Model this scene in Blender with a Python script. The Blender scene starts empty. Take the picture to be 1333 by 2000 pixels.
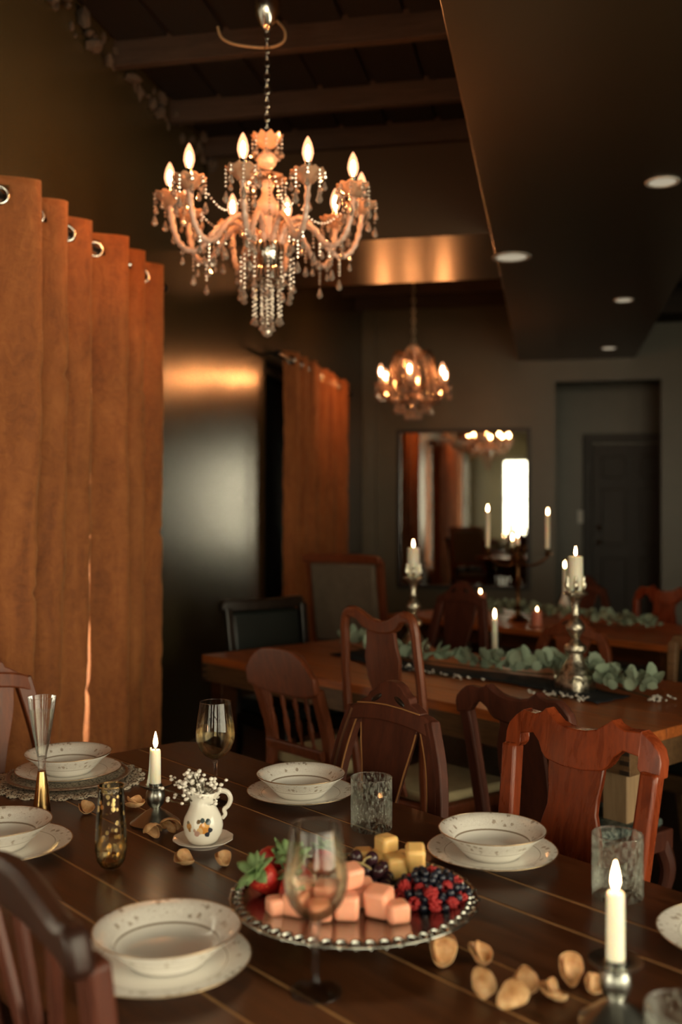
import bpy, bmesh, math, random
from mathutils import Vector, Matrix, noise as mnoise
random.seed(7)
sc = bpy.context.scene
COL = sc.collection
PI = math.pi
rad = math.radians

# ------------------------------------------------------------------ camera
F = 2000.0                      # focal length in pixels of the 1333 x 2000 frame
TH = rad(11.6)                  # camera looks 11.6 degrees left of the room's long axis
CAMZ = 1.45
cam_d = bpy.data.cameras.new('camera')
cam = bpy.data.objects.new('camera', cam_d); COL.objects.link(cam)
cam.location = (0, 0, CAMZ)
cam.rotation_euler = (PI / 2, 0, TH)
cam_d.sensor_fit = 'VERTICAL'; cam_d.sensor_height = 36.0; cam_d.lens = 36.0
cam_d.shift_y = -0.004
cam_d.clip_start = 0.05
cam_d.dof.use_dof = True; cam_d.dof.focus_distance = 2.4; cam_d.dof.aperture_fstop = 2.0
cam_d.dof.aperture_blades = 0
sc.camera = cam

# ------------------------------------------------------------------ world, exposure
W = bpy.data.worlds.new('overcast_sky'); sc.world = W; W.use_nodes = True
bg = W.node_tree.nodes['Background']
bg.inputs[0].default_value = (1.0, 0.90, 0.64, 1)
SKY = 10.3
bg.inputs[1].default_value = SKY
BULB = 800.0                    # radiance of a lit lamp filament
FLAME = 60.0
sc.view_settings.view_transform = 'Standard'
sc.view_settings.look = 'None'
sc.view_settings.gamma = 1.0
sc.view_settings.use_curve_mapping = False
sc.view_settings.exposure = 0.0
cy = sc.cycles
cy.max_bounces = 8; cy.diffuse_bounces = 3; cy.glossy_bounces = 4; cy.transmission_bounces = 6
cy.transparent_max_bounces = 14
cy.use_adaptive_sampling = True; cy.adaptive_threshold = 0.045; cy.use_light_tree = True
cy.caustics_reflective = True; cy.caustics_refractive = False
cy.sample_clamp_indirect = 4.0; cy.sample_clamp_direct = 0.0
cy.use_denoising = True
cy.blur_glossy = 0.6

# ------------------------------------------------------------------ frames of reference
CT, ST = math.cos(TH), math.sin(TH)
def CW(r, d, z):                # metres right of / ahead of the camera, height above floor
    return Vector((r * CT - d * ST, r * ST + d * CT, z))
def base(px, py, z=0.75):       # where a thing seen standing at that pixel touches a surface of height z
    d = F * (CAMZ - z) / (py - 992.0)
    return CW((px - 666.5) / F * d, d, z)
AL = rad(52.6)                  # the long tables stand askew in the room
U = Vector((-math.sin(AL), math.cos(AL), 0)); V = Vector((math.cos(AL), math.sin(AL), 0))
TS = 0.9333
def T(u, v, z=0.0):             # position along / across the tables
    return U * (u * TS) + V * (v * TS) + Vector((0, 0, z))
FACE_V = AL - PI / 2; FACE_mV = AL + PI / 2; FACE_U = AL; FACE_mU = AL + PI

# ------------------------------------------------------------------ mesh helpers
_ico = {}
def ico(sub):
    if sub not in _ico:
        bm = bmesh.new(); bmesh.ops.create_icosphere(bm, subdivisions=sub, radius=1.0)
        _ico[sub] = ([v.co.copy() for v in bm.verts], [tuple(v.index for v in f.verts) for f in bm.faces]); bm.free()
    return _ico[sub]

class G:
    def __init__(s): s.v = []; s.f = []
    def add(s, vs, fs):
        o = len(s.v); s.v += [tuple(p) for p in vs]; s.f += [tuple(i + o for i in q) for q in fs]; return s
    def box(s, c, d, rz=0.0, taper=1.0):
        hx, hy, hz = d[0] / 2, d[1] / 2, d[2] / 2; R = Matrix.Rotation(rz, 3, 'Z')
        vs = []
        for z in (-hz, hz):
            k = 1.0 if z > 0 else taper
            for x, y in ((-hx, -hy), (hx, -hy), (hx, hy), (-hx, hy)):
                vs.append(R @ Vector((x * k, y * k, z)) + Vector(c))
        return s.add(vs, [(3, 2, 1, 0), (4, 5, 6, 7), (0, 1, 5, 4), (1, 2, 6, 5), (2, 3, 7, 6), (3, 0, 4, 7)])
    def lathe(s, prof, n=24, c=(0, 0, 0), mod=None, M=None):
        vs = []; fs = []
        idx = []
        for r, z in prof:
            if r < 1e-6:
                idx.append([len(vs)]); p = Vector((0, 0, z)); vs.append(p)
            else:
                row = []
                for i in range(n):
                    a = 2 * PI * i / n; rr, zz = (r, z) if mod is None else mod(a, r, z)
                    row.append(len(vs)); vs.append(Vector((rr * math.cos(a), rr * math.sin(a), zz)))
                idx.append(row)
        for a, b in zip(idx, idx[1:]):
            for i in range(n):
                j = (i + 1) % n
                if len(a) == 1 and len(b) == 1: break
                if len(a) == 1: fs.append((a[0], b[j], b[i]))
                elif len(b) == 1: fs.append((a[i], a[j], b[0]))
                else: fs.append((a[i], a[j], b[j], b[i]))
        C = Vector(c)
        vs = [(M @ p if M else p) + C for p in vs]
        return s.add(vs, fs)
    def tube(s, pts, r, n=8, cap=True, flat=1.0):
        pts = [Vector(p) for p in pts]; m = len(pts)
        rs = r if isinstance(r, (list, tuple)) else [r] * m
        up = Vector((0, 0, 1)); vs = []; fs = []
        t0 = (pts[1] - pts[0]).normalized()
        nrm = t0.cross(up) if abs(t0.dot(up)) < 0.95 else t0.cross(Vector((0, 1, 0)))
        nrm.normalize()
        for i in range(m):
            t = (pts[min(i + 1, m - 1)] - pts[max(i - 1, 0)]).normalized()
            nrm = (nrm - t * nrm.dot(t)).normalized(); b = t.cross(nrm)
            for k in range(n):
                a = 2 * PI * k / n
                vs.append(pts[i] + (nrm * math.cos(a) + b * math.sin(a) * flat) * rs[i])
        for i in range(m - 1):
            for k in range(n):
                j = (k + 1) % n
                fs.append((i * n + k, i * n + j, (i + 1) * n + j, (i + 1) * n + k))
        if cap:
            fs.append(tuple(range(n - 1, -1, -1))); fs.append(tuple((m - 1) * n + k for k in range(n)))
        return s.add(vs, fs)
    def rsweep(s, pts, w, t, yax=Vector((0, 1, 0))):      # rectangular section swept along a path, thickness along yax
        pts = [Vector(p) for p in pts]; m = len(pts)
        ws = w if isinstance(w, (list, tuple)) else [w] * m
        ts = t if isinstance(t, (list, tuple)) else [t] * m
        vs = []; fs = []
        for i in range(m):
            tg = (pts[min(i + 1, m - 1)] - pts[max(i - 1, 0)]).normalized()
            sd = yax.cross(tg).normalized(); y = tg.cross(sd).normalized()
            for a, b in ((-1, -1), (1, -1), (1, 1), (-1, 1)):
                vs.append(pts[i] + sd * a * ws[i] / 2 + y * b * ts[i] / 2)
        for i in range(m - 1):
            for k in range(4):
                j = (k + 1) % 4
                fs.append((i * 4 + k, i * 4 + j, (i + 1) * 4 + j, (i + 1) * 4 + k))
        fs.append((3, 2, 1, 0)); fs.append(tuple((m - 1) * 4 + k for k in range(4)))
        return s.add(vs, fs)
    def strip(s, rows, t, yf, axis='z'):      # board cut to an outline: rows of (z, x0, x1) or, axis x, of (x, z0, z1)
        vs = []; fs = []
        for a, b0, b1 in rows:
            for (x, z) in (((b0, a), (b1, a)) if axis == 'z' else ((a, b0), (a, b1))):
                y = yf(x, z)
                vs.append((x, y - t / 2, z)); vs.append((x, y + t / 2, z))
        n = len(rows)
        for i in range(n - 1):
            o = i * 4; p = o + 4
            fs += [(o, o + 2, p + 2, p), (o + 1, p + 1, p + 3, o + 3), (o, p, p + 1, o + 1), (o + 2, o + 3, p + 3, p + 2)]
        fs += [(0, 1, 3, 2), ((n - 1) * 4, (n - 1) * 4 + 2, (n - 1) * 4 + 3, (n - 1) * 4 + 1)]
        return s.add(vs, fs)
    def ball(s, c, r, sub=2, sc_=(1, 1, 1), R=None):
        vs, fs = ico(sub); C = Vector(c)
        out = []
        for p in vs:
            q = Vector((p.x * r * sc_[0], p.y * r * sc_[1], p.z * r * sc_[2]))
            out.append((R @ q if R else q) + C)
        return s.add(out, fs)
    def torus(s, c, R_, r, n=20, m=8, M=None):
        vs = []; fs = []; C = Vector(c)
        for i in range(n):
            a = 2 * PI * i / n
            for k in range(m):
                b = 2 * PI * k / m
                p = Vector(((R_ + r * math.cos(b)) * math.cos(a), (R_ + r * math.cos(b)) * math.sin(a), r * math.sin(b)))
                vs.append((M @ p if M else p) + C)
        for i in range(n):
            for k in range(m):
                fs.append((i * m + k, ((i + 1) % n) * m + k, ((i + 1) % n) * m + (k + 1) % m, i * m + (k + 1) % m))
        return s.add(vs, fs)
    def mesh(s, name, mat, smooth=True, angle=40):
        me = bpy.data.meshes.new(name); me.from_pydata(s.v, [], s.f)
        bm = bmesh.new(); bm.from_mesh(me); bmesh.ops.recalc_face_normals(bm, faces=bm.faces); bm.to_mesh(me); bm.free()
        if mat: me.materials.append(MAT(mat) if isinstance(mat, str) else mat)
        if smooth:
            me.polygons.foreach_set('use_smooth', [True] * len(me.polygons))
            if angle < 179: me.set_sharp_from_angle(angle=rad(angle))
        me.update(); return me
    def build(s, name, mat, parent=None, smooth=True, angle=40, loc=None, rot=None, bevel=0, subd=0, solid=0):
        return link(name, s.mesh(name, mat, smooth, angle), parent, loc, rot, bevel, subd, solid)

def link(name, me, parent=None, loc=None, rot=None, bevel=0, subd=0, solid=0):
    o = bpy.data.objects.new(name, me); COL.objects.link(o); o.parent = parent
    if loc is not None: o.location = loc
    if rot is not None: o.rotation_euler = rot
    if solid:
        m = o.modifiers.new('thick', 'SOLIDIFY'); m.thickness = solid; m.offset = 0
    if bevel:
        m = o.modifiers.new('bevel', 'BEVEL'); m.width = bevel; m.segments = 2; m.limit_method = 'ANGLE'; m.angle_limit = rad(35)
    if subd:
        m = o.modifiers.new('subd', 'SUBSURF'); m.levels = subd; m.render_levels = subd
    return o
def tag(o, label=None, cat=None, group=None, kind=None):
    if label: o['label'] = label
    if cat: o['category'] = cat
    if group: o['group'] = group
    if kind: o['kind'] = kind
    return o
def thing(name, label, cat, loc=(0, 0, 0), rz=0.0, group=None):
    o = bpy.data.objects.new(name, None); COL.objects.link(o); o.empty_display_size = 0.05
    o.location = loc; o.rotation_euler = (0, 0, rz)
    return tag(o, label, cat, group)
def copy_tree(o, parent=None):
    c = o.copy(); COL.objects.link(c); c.parent = parent
    for ch in list(o.children): copy_tree(ch, c)
    return c
def dup(o, label, loc, rz=0.0):
    c = copy_tree(o); c['label'] = label; c.location = loc; c.rotation_euler = (0, 0, rz); return c
def struct(g, name, mat, parent=None, **k):
    o = g.build(name, mat, parent, **k)
    if parent is None: o['kind'] = 'structure'
    return o
def bez(pts, n=8):              # smooth curve through the points
    P = [Vector(p) for p in pts]; out = []
    for i in range(len(P) - 1):
        p0 = P[max(i - 1, 0)]; p1 = P[i]; p2 = P[i + 1]; p3 = P[min(i + 2, len(P) - 1)]
        for k in range(n):
            t = k / n
            out.append(0.5 * ((2 * p1) + (p2 - p0) * t + (2 * p0 - 5 * p1 + 4 * p2 - p3) * t * t + (3 * p1 - p0 - 3 * p2 + p3) * t ** 3))
    out.append(P[-1]); return out

# ------------------------------------------------------------------ materials
_m = {}; _mk = {}
def MAT(n):
    if n not in _m: _m[n] = _mk[n](n)
    return _m[n]
def C(r, g, b):
    f = lambda c: (c / 255 / 12.92) if c <= 10 else ((c / 255 + 0.055) / 1.055) ** 2.4
    return (f(r), f(g), f(b), 1)
class N:                        # small node-tree builder
    def __init__(s, name):
        s.m = bpy.data.materials.new(name); s.m.use_nodes = True; s.t = s.m.node_tree
        s.p = s.t.nodes['Principled BSDF']; s.out = s.t.nodes['Material Output']
    def n(s, typ, **kw):
        x = s.t.nodes.new(typ)
        for k, v in kw.items(): setattr(x, k, v)
        return x
    def l(s, a, b): s.t.links.new(a, b)
    def set(s, **kw):
        for k, v in kw.items(): s.p.inputs[k.replace('_', ' ')].default_value = v
        return s
    def coord(s, scale=(1, 1, 1), which='Object', rot=(0, 0, 0)):
        tc = s.n('ShaderNodeTexCoord'); mp = s.n('ShaderNodeMapping'); mp.inputs['Scale'].default_value = scale
        mp.inputs['Rotation'].default_value = rot
        s.l(tc.outputs[which], mp.inputs[0]); return mp.outputs[0]
    def noise(s, vec, scale, detail=4, rough=0.55, dist=0.0):
        x = s.n('ShaderNodeTexNoise'); x.inputs['Scale'].default_value = scale; x.inputs['Detail'].default_value = detail
        x.inputs['Roughness'].default_value = rough; x.inputs['Distortion'].default_value = dist
        if vec is not None: s.l(vec, x.inputs['Vector'])
        return x.outputs['Fac']
    def ramp(s, fac, stops):
        x = s.n('ShaderNodeValToRGB'); e = x.color_ramp.elements
        while len(e) < len(stops): e.new(0.5)
        for k, (p, c) in enumerate(stops): e[k].position = p; e[k].color = c
        s.l(fac, x.inputs[0]); return x.outputs[0]
    def math(s, op, a, b=None, c=None):
        x = s.n('ShaderNodeMath', operation=op)
        for i, q in enumerate((a, b, c)):
            if q is None: continue
            if isinstance(q, (int, float)): x.inputs[i].default_value = q
            else: s.l(q, x.inputs[i])
        return x.outputs[0]
    def mix(s, fac, a, b, blend='MIX'):
        x = s.n('ShaderNodeMix', data_type='RGBA', blend_type=blend)
        for i, q in ((0, fac), (6, a), (7, b)):
            if isinstance(q, (int, float)) : x.inputs[i].default_value = q
            elif isinstance(q, tuple): x.inputs[i].default_value = q
            else: s.l(q, x.inputs[i])
        return x.outputs[2]
    def bump(s, h, strength=0.2, dist=0.01):
        b = s.n('ShaderNodeBump'); b.inputs['Strength'].default_value = strength; b.inputs['Distance'].default_value = dist
        s.l(h, b.inputs['Height']); s.l(b.outputs[0], s.p.inputs['Normal'])
    def col(s, c): s.l(c, s.p.inputs['Base Color'])
    def vary(s, c, amount=0.25):          # small difference from object to object
        oi = s.n('ShaderNodeObjectInfo'); v = s.math('MULTIPLY_ADD', oi.outputs['Random'], amount, 1 - amount / 2)
        h = s.n('ShaderNodeHueSaturation'); s.l(v, h.inputs['Value']); s.l(c, h.inputs['Color']); return h.outputs[0]

def wood(c1, c2, rough=0.35, sc_=(1, 14, 14), s=3.0, bump=0.12, coat=0.0, var=0.3, spec=0.35):
    def mk(name):
        m = N(name); v = m.coord(sc_)
        oi = m.n('ShaderNodeObjectInfo'); ad = m.n('ShaderNodeVectorMath', operation='ADD'); m.l(v, ad.inputs[0])
        sx = m.n('ShaderNodeCombineXYZ'); m.l(m.math('MULTIPLY', oi.outputs['Random'], 37.0), sx.inputs[1]); m.l(sx.outputs[0], ad.inputs[1])
        v = ad.outputs[0]
        f = m.noise(v, s, 7, 0.62, 0.8); f2 = m.noise(v, s * 5, 3, 0.6)
        f3 = m.math('ADD', m.math('MULTIPLY', f, 0.75), m.math('MULTIPLY', f2, 0.25))
        c = m.ramp(f3, [(0.32, c1), (0.7, c2)])
        m.col(m.vary(c, var)); m.set(Roughness=rough, Coat_Weight=coat, Coat_Roughness=0.18, Specular_IOR_Level=spec)
        r = m.math('MULTIPLY_ADD', f, 0.2, rough - 0.1); m.l(r, m.p.inputs['Roughness'])
        m.bump(f3, bump, 0.004); return m.m
    return mk
def plain(c, rough=0.5, metal=0.0, **kw):
    def mk(name):
        m = N(name); f = m.noise(m.coord(), 18, 4)
        d = tuple(x * 0.82 for x in c[:3]) + (1,)
        m.col(m.ramp(f, [(0.3, d), (0.7, c)])); m.set(Roughness=rough, Metallic=metal, **kw); return m.m
    return mk
def thin_glass(tint=(1, 1, 1, 1), rough=0.02, k=1.0, body=0.0):
    def mk(name):
        m = N(name); t = m.t; t.nodes.remove(m.p)
        tr = m.n('ShaderNodeBsdfTransparent'); tr.inputs[0].default_value = tint
        gl = m.n('ShaderNodeBsdfGlossy'); gl.inputs['Roughness'].default_value = rough
        fr = m.n('ShaderNodeFresnel'); fr.inputs[0].default_value = 1.5
        f = m.math('MULTIPLY_ADD', fr.outputs[0], k, body)
        mx = m.n('ShaderNodeMixShader'); m.l(f, mx.inputs[0]); m.l(tr.outputs[0], mx.inputs[1]); m.l(gl.outputs[0], mx.inputs[2])
        m.l(mx.outputs[0], m.out.inputs[0]); return m.m
    return mk
def emit(c, s):
    def mk(name):
        m = N(name); m.set(Base_Color=(0, 0, 0, 1), Emission_Color=c, Emission_Strength=s); return m.m
    return mk

def mk_wall(name, rough, spec, k):
    m = N(name); f = m.noise(m.coord((1, 1, 1)), 2.2, 5); g = m.noise(m.coord((14, 14, 1.2)), 5, 4)
    m.col(m.ramp(f, [(0.3, (0.040 * k, 0.031 * k, 0.013 * k, 1)), (0.7, (0.049 * k, 0.039 * k, 0.018 * k, 1))]))
    m.set(Roughness=rough, Specular_IOR_Level=spec); m.bump(g, 0.08, 0.004); return m.m
_mk['wall_paint_lit'] = lambda n: mk_wall(n, 0.40, 0.5, 1.7)  # same paint as the left wall; missing light put into a paler colour
_mk['wall_satin'] = lambda n: mk_wall(n, 0.25, 1.0, 0.95)
def mk_ceil(name):
    m = N(name); f = m.noise(m.coord(), 3, 4)
    m.col(m.ramp(f, [(0.3, (0.040, 0.036, 0.028, 1)), (0.7, (0.050, 0.045, 0.036, 1))]))
    m.set(Roughness=0.55); return m.m
_mk['ceiling_paint'] = mk_ceil
_mk['soffit_satin'] = lambda n: N(n).set(Base_Color=(0.046, 0.031, 0.016, 1), Roughness=0.33).m
_mk['joist_wood'] = wood((0.020, 0.013, 0.009, 1), (0.052, 0.034, 0.023, 1), 0.8, (1, 14, 14), 4, 0.5)
_mk['decking'] = wood((0.003, 0.0025, 0.002, 1), (0.009, 0.007, 0.005, 1), 0.9, (10, 1, 10), 4, 0.5)
_mk['floor_wood'] = wood((0.006, 0.004, 0.003, 1), (0.022, 0.013, 0.008, 1), 0.45, (14, 1, 14), 3)
_mk['mortar'] = plain((0.06, 0.045, 0.032, 1), 0.95)
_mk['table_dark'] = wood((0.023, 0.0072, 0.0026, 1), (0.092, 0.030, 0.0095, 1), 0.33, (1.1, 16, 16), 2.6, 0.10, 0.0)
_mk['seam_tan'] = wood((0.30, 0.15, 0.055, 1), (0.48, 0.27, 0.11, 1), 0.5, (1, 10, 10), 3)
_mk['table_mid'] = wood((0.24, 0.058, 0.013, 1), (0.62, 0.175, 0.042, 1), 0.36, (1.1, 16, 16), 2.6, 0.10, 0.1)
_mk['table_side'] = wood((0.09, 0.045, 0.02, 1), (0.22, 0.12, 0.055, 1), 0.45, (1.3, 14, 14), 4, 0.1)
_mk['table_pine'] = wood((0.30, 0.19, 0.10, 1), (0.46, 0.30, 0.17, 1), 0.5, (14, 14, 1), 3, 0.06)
_mk['dark_pin'] = plain((0.03, 0.015, 0.008, 1), 0.6)
_mk['mahogany'] = wood((0.085, 0.013, 0.004, 1), (0.26, 0.046, 0.012, 1), 0.28, (10, 10, 1), 3, 0.05, 0.0, spec=0.4)
_mk['mahogany_dark'] = wood((0.045, 0.012, 0.007, 1), (0.105, 0.027, 0.013, 1), 0.5, (10, 10, 1), 3, 0.05, 0.0)
_mk['mahogany_black'] = wood((0.014, 0.005, 0.003, 1), (0.036, 0.011, 0.006, 1), 0.45, (10, 10, 1), 3, 0.05, 0.0)
_mk['walnut_red'] = wood((0.09, 0.021, 0.007, 1), (0.21, 0.053, 0.018, 1), 0.42, (10, 10, 1), 3, 0.05, 0.0)
_mk['ebony'] = wood((0.006, 0.004, 0.003, 1), (0.022, 0.014, 0.010, 1), 0.35, (10, 10, 1), 3, 0.05, 0.2)
_mk['worn_edge'] = plain((0.38, 0.17, 0.06, 1), 0.5)
_mk['cream_fabric'] = plain((0.42, 0.34, 0.19, 1), 0.9)
_mk['beige_fabric'] = plain((0.13, 0.10, 0.07, 1), 0.9)
_mk['black_leather'] = plain((0.010, 0.014, 0.012, 1), 0.42)
def mk_brocade(name):
    m = N(name); f = m.noise(m.coord((1, 1, 1)), 38, 4, 0.6, 1.5)
    m.col(m.ramp(f, [(0.42, (0.012, 0.022, 0.022, 1)), (0.62, (0.13, 0.16, 0.14, 1))])); m.set(Roughness=0.38); m.bump(f, 0.4, 0.004); return m.m
_mk['brocade'] = mk_brocade
def mk_velvet(name):
    m = N(name)
    f = m.noise(m.coord((2, 3.0, 0.6)), 3.6, 5, 0.6, 1.2); g = m.noise(m.coord((1.5, 1.8, 1.6)), 14, 6, 0.66, 1.6)
    h = m.math('ADD', m.math('MULTIPLY', f, 0.6), m.math('MULTIPLY', g, 0.4))
    m.col(m.ramp(h, [(0.34, (0.18, 0.050, 0.011, 1)), (0.50, (0.29, 0.088, 0.019, 1)), (0.68, (0.40, 0.135, 0.034, 1))]))
    m.set(Roughness=0.8, Sheen_Weight=0.35, Sheen_Roughness=0.4, Sheen_Tint=(1.0, 0.62, 0.3, 1)); m.bump(h, 0.6, 0.03)
    m.p.inputs['Transmission Weight'].default_value = 0.0
    return m.m
_mk['rust_velvet'] = mk_velvet
_mk['nickel'] = plain((0.75, 0.72, 0.66, 1), 0.22, 1.0)
_mk['chrome'] = plain((0.85, 0.80, 0.72, 1), 0.12, 1.0)
_mk['black_iron'] = plain((0.012, 0.011, 0.010, 1), 0.4, 0.6)
_mk['pewter'] = plain((0.36, 0.36, 0.33, 1), 0.30, 1.0)
_mk['old_silver'] = plain((0.56, 0.50, 0.40, 1), 0.32, 1.0)
def mk_hsilver(name):
    m = N(name); f = m.noise(m.coord(), 60, 4, 0.6); m.col(m.ramp(f, [(0.35, (0.22, 0.19, 0.14, 1)), (0.55, (0.80, 0.74, 0.60, 1))]))
    m.set(Roughness=0.34, Metallic=1.0); m.bump(f, 0.5, 0.006); return m.m
_mk['antique_silver'] = mk_hsilver
_mk['tray_silver'] = plain((0.36, 0.36, 0.33, 1), 0.22, 1.0)
_mk['gold'] = plain((0.80, 0.52, 0.22, 1), 0.2, 1.0)
_mk['gold_dim'] = plain((0.55, 0.40, 0.25, 1), 0.3, 1.0)
_mk['bronze'] = plain((0.14, 0.07, 0.03, 1), 0.35, 1.0)
_mk['white_plastic'] = plain((0.75, 0.72, 0.65, 1), 0.4)
_mk['ivory_sleeve'] = plain((0.85, 0.78, 0.68, 1), 0.4)
_mk['door_paint'] = wood((0.020, 0.016, 0.012, 1), (0.034, 0.027, 0.020, 1), 0.5, (10, 10, 1), 3)
_mk['mirror_frame'] = wood((0.012, 0.008, 0.006, 1), (0.03, 0.018, 0.012, 1), 0.4, (10, 10, 10), 3)
_mk['mirror_glass'] = lambda n: N(n).set(Base_Color=(0.86, 0.86, 0.82, 1), Metallic=1.0, Roughness=0.015).m
_mk['window_frame'] = plain((0.05, 0.045, 0.04, 1), 0.5)
_mk['window_pane'] = thin_glass((1, 1, 1, 1), 0.0, 0.6)
_mk['blackout'] = plain((0.006, 0.006, 0.005, 1), 0.7)
_mk['glass'] = thin_glass((0.99, 0.995, 0.99, 1), 0.015, 0.85, 0.006)
_mk['gold_fleck_glass'] = None
def mk_fleck(name):
    m = N(name); t = m.t; t.nodes.remove(m.p)
    tr = m.n('ShaderNodeBsdfTransparent'); tr.inputs[0].default_value = (0.985, 0.98, 0.95, 1)
    gl = m.n('ShaderNodeBsdfGlossy'); gl.inputs['Roughness'].default_value = 0.02
    fr = m.n('ShaderNodeFresnel'); fr.inputs[0].default_value = 1.5
    mx = m.n('ShaderNodeMixShader'); m.l(m.math('MULTIPLY', fr.outputs[0], 1.5), mx.inputs[0]); m.l(tr.outputs[0], mx.inputs[1]); m.l(gl.outputs[0], mx.inputs[2])
    go = m.n('ShaderNodeBsdfPrincipled'); go.inputs['Base Color'].default_value = (0.85, 0.62, 0.28, 1); go.inputs['Metallic'].default_value = 1; go.inputs['Roughness'].default_value = 0.25
    vo = m.n('ShaderNodeTexVoronoi'); vo.inputs['Scale'].default_value = 95; m.l(m.coord((1, 1, 0.8)), vo.inputs['Vector'])
    nz = m.noise(m.coord(), 14, 2)
    f = m.math('MULTIPLY', m.math('LESS_THAN', vo.outputs['Distance'], 0.36), m.math('GREATER_THAN', nz, 0.42))
    m2 = m.n('ShaderNodeMixShader'); m.l(f, m2.inputs[0]); m.l(mx.outputs[0], m2.inputs[1]); m.l(go.outputs[0], m2.inputs[2])
    m.l(m2.outputs[0], m.out.inputs[0]); return m.m
_mk['gold_fleck_glass'] = mk_fleck
def mk_wine(col, ior=1.2, k=0.55):
    def mk(name):
        m = N(name); m.set(Base_Color=col, Roughness=0.0, IOR=ior, Transmission_Weight=1.0)
        tr = m.n('ShaderNodeBsdfTransparent'); tr.inputs[0].default_value = col
        mx = m.n('ShaderNodeMixShader'); mx.inputs[0].default_value = k
        m.l(m.p.outputs[0], mx.inputs[1]); m.l(tr.outputs[0], mx.inputs[2]); m.l(mx.outputs[0], m.out.inputs[0]); return m.m
    return mk
_mk['glass_foot'] = mk_wine((1, 1, 1, 1), 1.45, 0.55)
_mk['sparkling_wine'] = mk_wine((0.99, 0.93, 0.80, 1), 1.2, 0.8)
_mk['rose_wine'] = mk_wine((0.99, 0.94, 0.86, 1), 1.2, 0.82)
_mk['water'] = mk_wine((0.99, 1.0, 0.98, 1), 1.2, 0.86)
def mk_tumbler(name):
    m = N(name); t = m.t; t.nodes.remove(m.p)
    f = m.noise(m.coord((1, 1, 0.5)), 210, 4, 0.7)
    bp = m.n('ShaderNodeBump'); bp.inputs['Strength'].default_value = 0.5; bp.inputs['Distance'].default_value = 0.002; m.l(f, bp.inputs['Height'])
    tr = m.n('ShaderNodeBsdfTransparent'); tr.inputs[0].default_value = (0.97, 0.985, 0.97, 1)
    gl = m.n('ShaderNodeBsdfGlossy'); gl.inputs['Roughness'].default_value = 0.06; m.l(bp.outputs[0], gl.inputs['Normal'])
    tl_ = m.n('ShaderNodeBsdfTranslucent'); tl_.inputs[0].default_value = (0.85, 0.9, 0.8, 1)
    df = m.n('ShaderNodeBsdfDiffuse'); df.inputs[0].default_value = (0.85, 0.9, 0.8, 1); ad = m.n('ShaderNodeMixShader'); m.l(tl_.outputs[0], ad.inputs[1]); m.l(df.outputs[0], ad.inputs[2]); tl = ad
    lw = m.n('ShaderNodeLayerWeight'); lw.inputs[0].default_value = 0.25; m.l(bp.outputs[0], lw.inputs['Normal'])
    mx = m.n('ShaderNodeMixShader'); m.l(m.math('MULTIPLY_ADD', lw.outputs['Fresnel'], 0.6, 0.02), mx.inputs[0]); m.l(tr.outputs[0], mx.inputs[1]); m.l(gl.outputs[0], mx.inputs[2])
    m2 = m.n('ShaderNodeMixShader'); m.l(m.math('MULTIPLY', m.math('SMOOTH_MIN', m.math('MAXIMUM', m.math('MULTIPLY_ADD', f, 5.0, -2.3), 0.0), 1.0, 0.2), 0.30), m2.inputs[0]); m.l(mx.outputs[0], m2.inputs[1]); m.l(tl.outputs[0], m2.inputs[2])
    m.l(m2.outputs[0], m.out.inputs[0]); return m.m
_mk['tumbler_glass'] = mk_tumbler
def mk_crystal(name):            # cut glass: bright facets over a clear, faintly warm body
    m = N(name); m.set(Base_Color=(1.0, 0.80, 0.66, 1), Roughness=0.06, IOR=1.6, Transmission_Weight=0.6)
    gl = m.n('ShaderNodeBsdfGlossy'); gl.inputs['Color'].default_value = (1.0, 0.86, 0.74, 1); gl.inputs['Roughness'].default_value = 0.10
    mx = m.n('ShaderNodeMixShader'); mx.inputs[0].default_value = 0.45
    m.l(m.p.outputs[0], mx.inputs[1]); m.l(gl.outputs[0], mx.inputs[2]); m.l(mx.outputs[0], m.out.inputs[0]); return m.m
_mk['crystal'] = mk_crystal
_mk['crystal_frost'] = lambda n: N(n).set(Base_Color=(0.97, 0.68, 0.54, 1), Roughness=0.28, IOR=1.45, Transmission_Weight=0.35, Specular_IOR_Level=0.7, Coat_Weight=0.5, Coat_Roughness=0.1).m
_mk['crystal_amber'] = lambda n: N(n).set(Base_Color=(0.98, 0.58, 0.36, 1), Roughness=0.12, IOR=1.5, Transmission_Weight=0.4, Coat_Weight=0.6, Coat_Roughness=0.05).m
_mk['filament'] = emit((1.0, 0.38, 0.125, 1), BULB)
def mk_bulb(name):
    m = N(name); t = m.t; t.nodes.remove(m.p)
    tr = m.n('ShaderNodeBsdfTransparent'); tr.inputs[0].default_value = (1, 0.93, 0.85, 1)
    em = m.n('ShaderNodeEmission'); em.inputs[0].default_value = (1.0, 0.42, 0.20, 1); em.inputs[1].default_value = 4.0
    mx = m.n('ShaderNodeMixShader'); mx.inputs[0].default_value = 0.42
    m.l(tr.outputs[0], mx.inputs[1]); m.l(em.outputs[0], mx.inputs[2]); m.l(mx.outputs[0], m.out.inputs[0]); return m.m
_mk['bulb_glass'] = mk_bulb
_mk['flame'] = emit((1.0, 0.55, 0.25, 1), FLAME)
_mk['downlight'] = emit((1.0, 0.86, 0.62, 1), 0.42)
_mk['wax'] = lambda n: N(n).set(Base_Color=(0.88, 0.82, 0.68, 1), Roughness=0.42, Subsurface_Weight=0.7, Subsurface_Scale=0.012, Subsurface_Radius=(1.0, 0.55, 0.3)).m
_mk['wick'] = plain((0.01, 0.008, 0.006, 1), 0.9)
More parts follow.
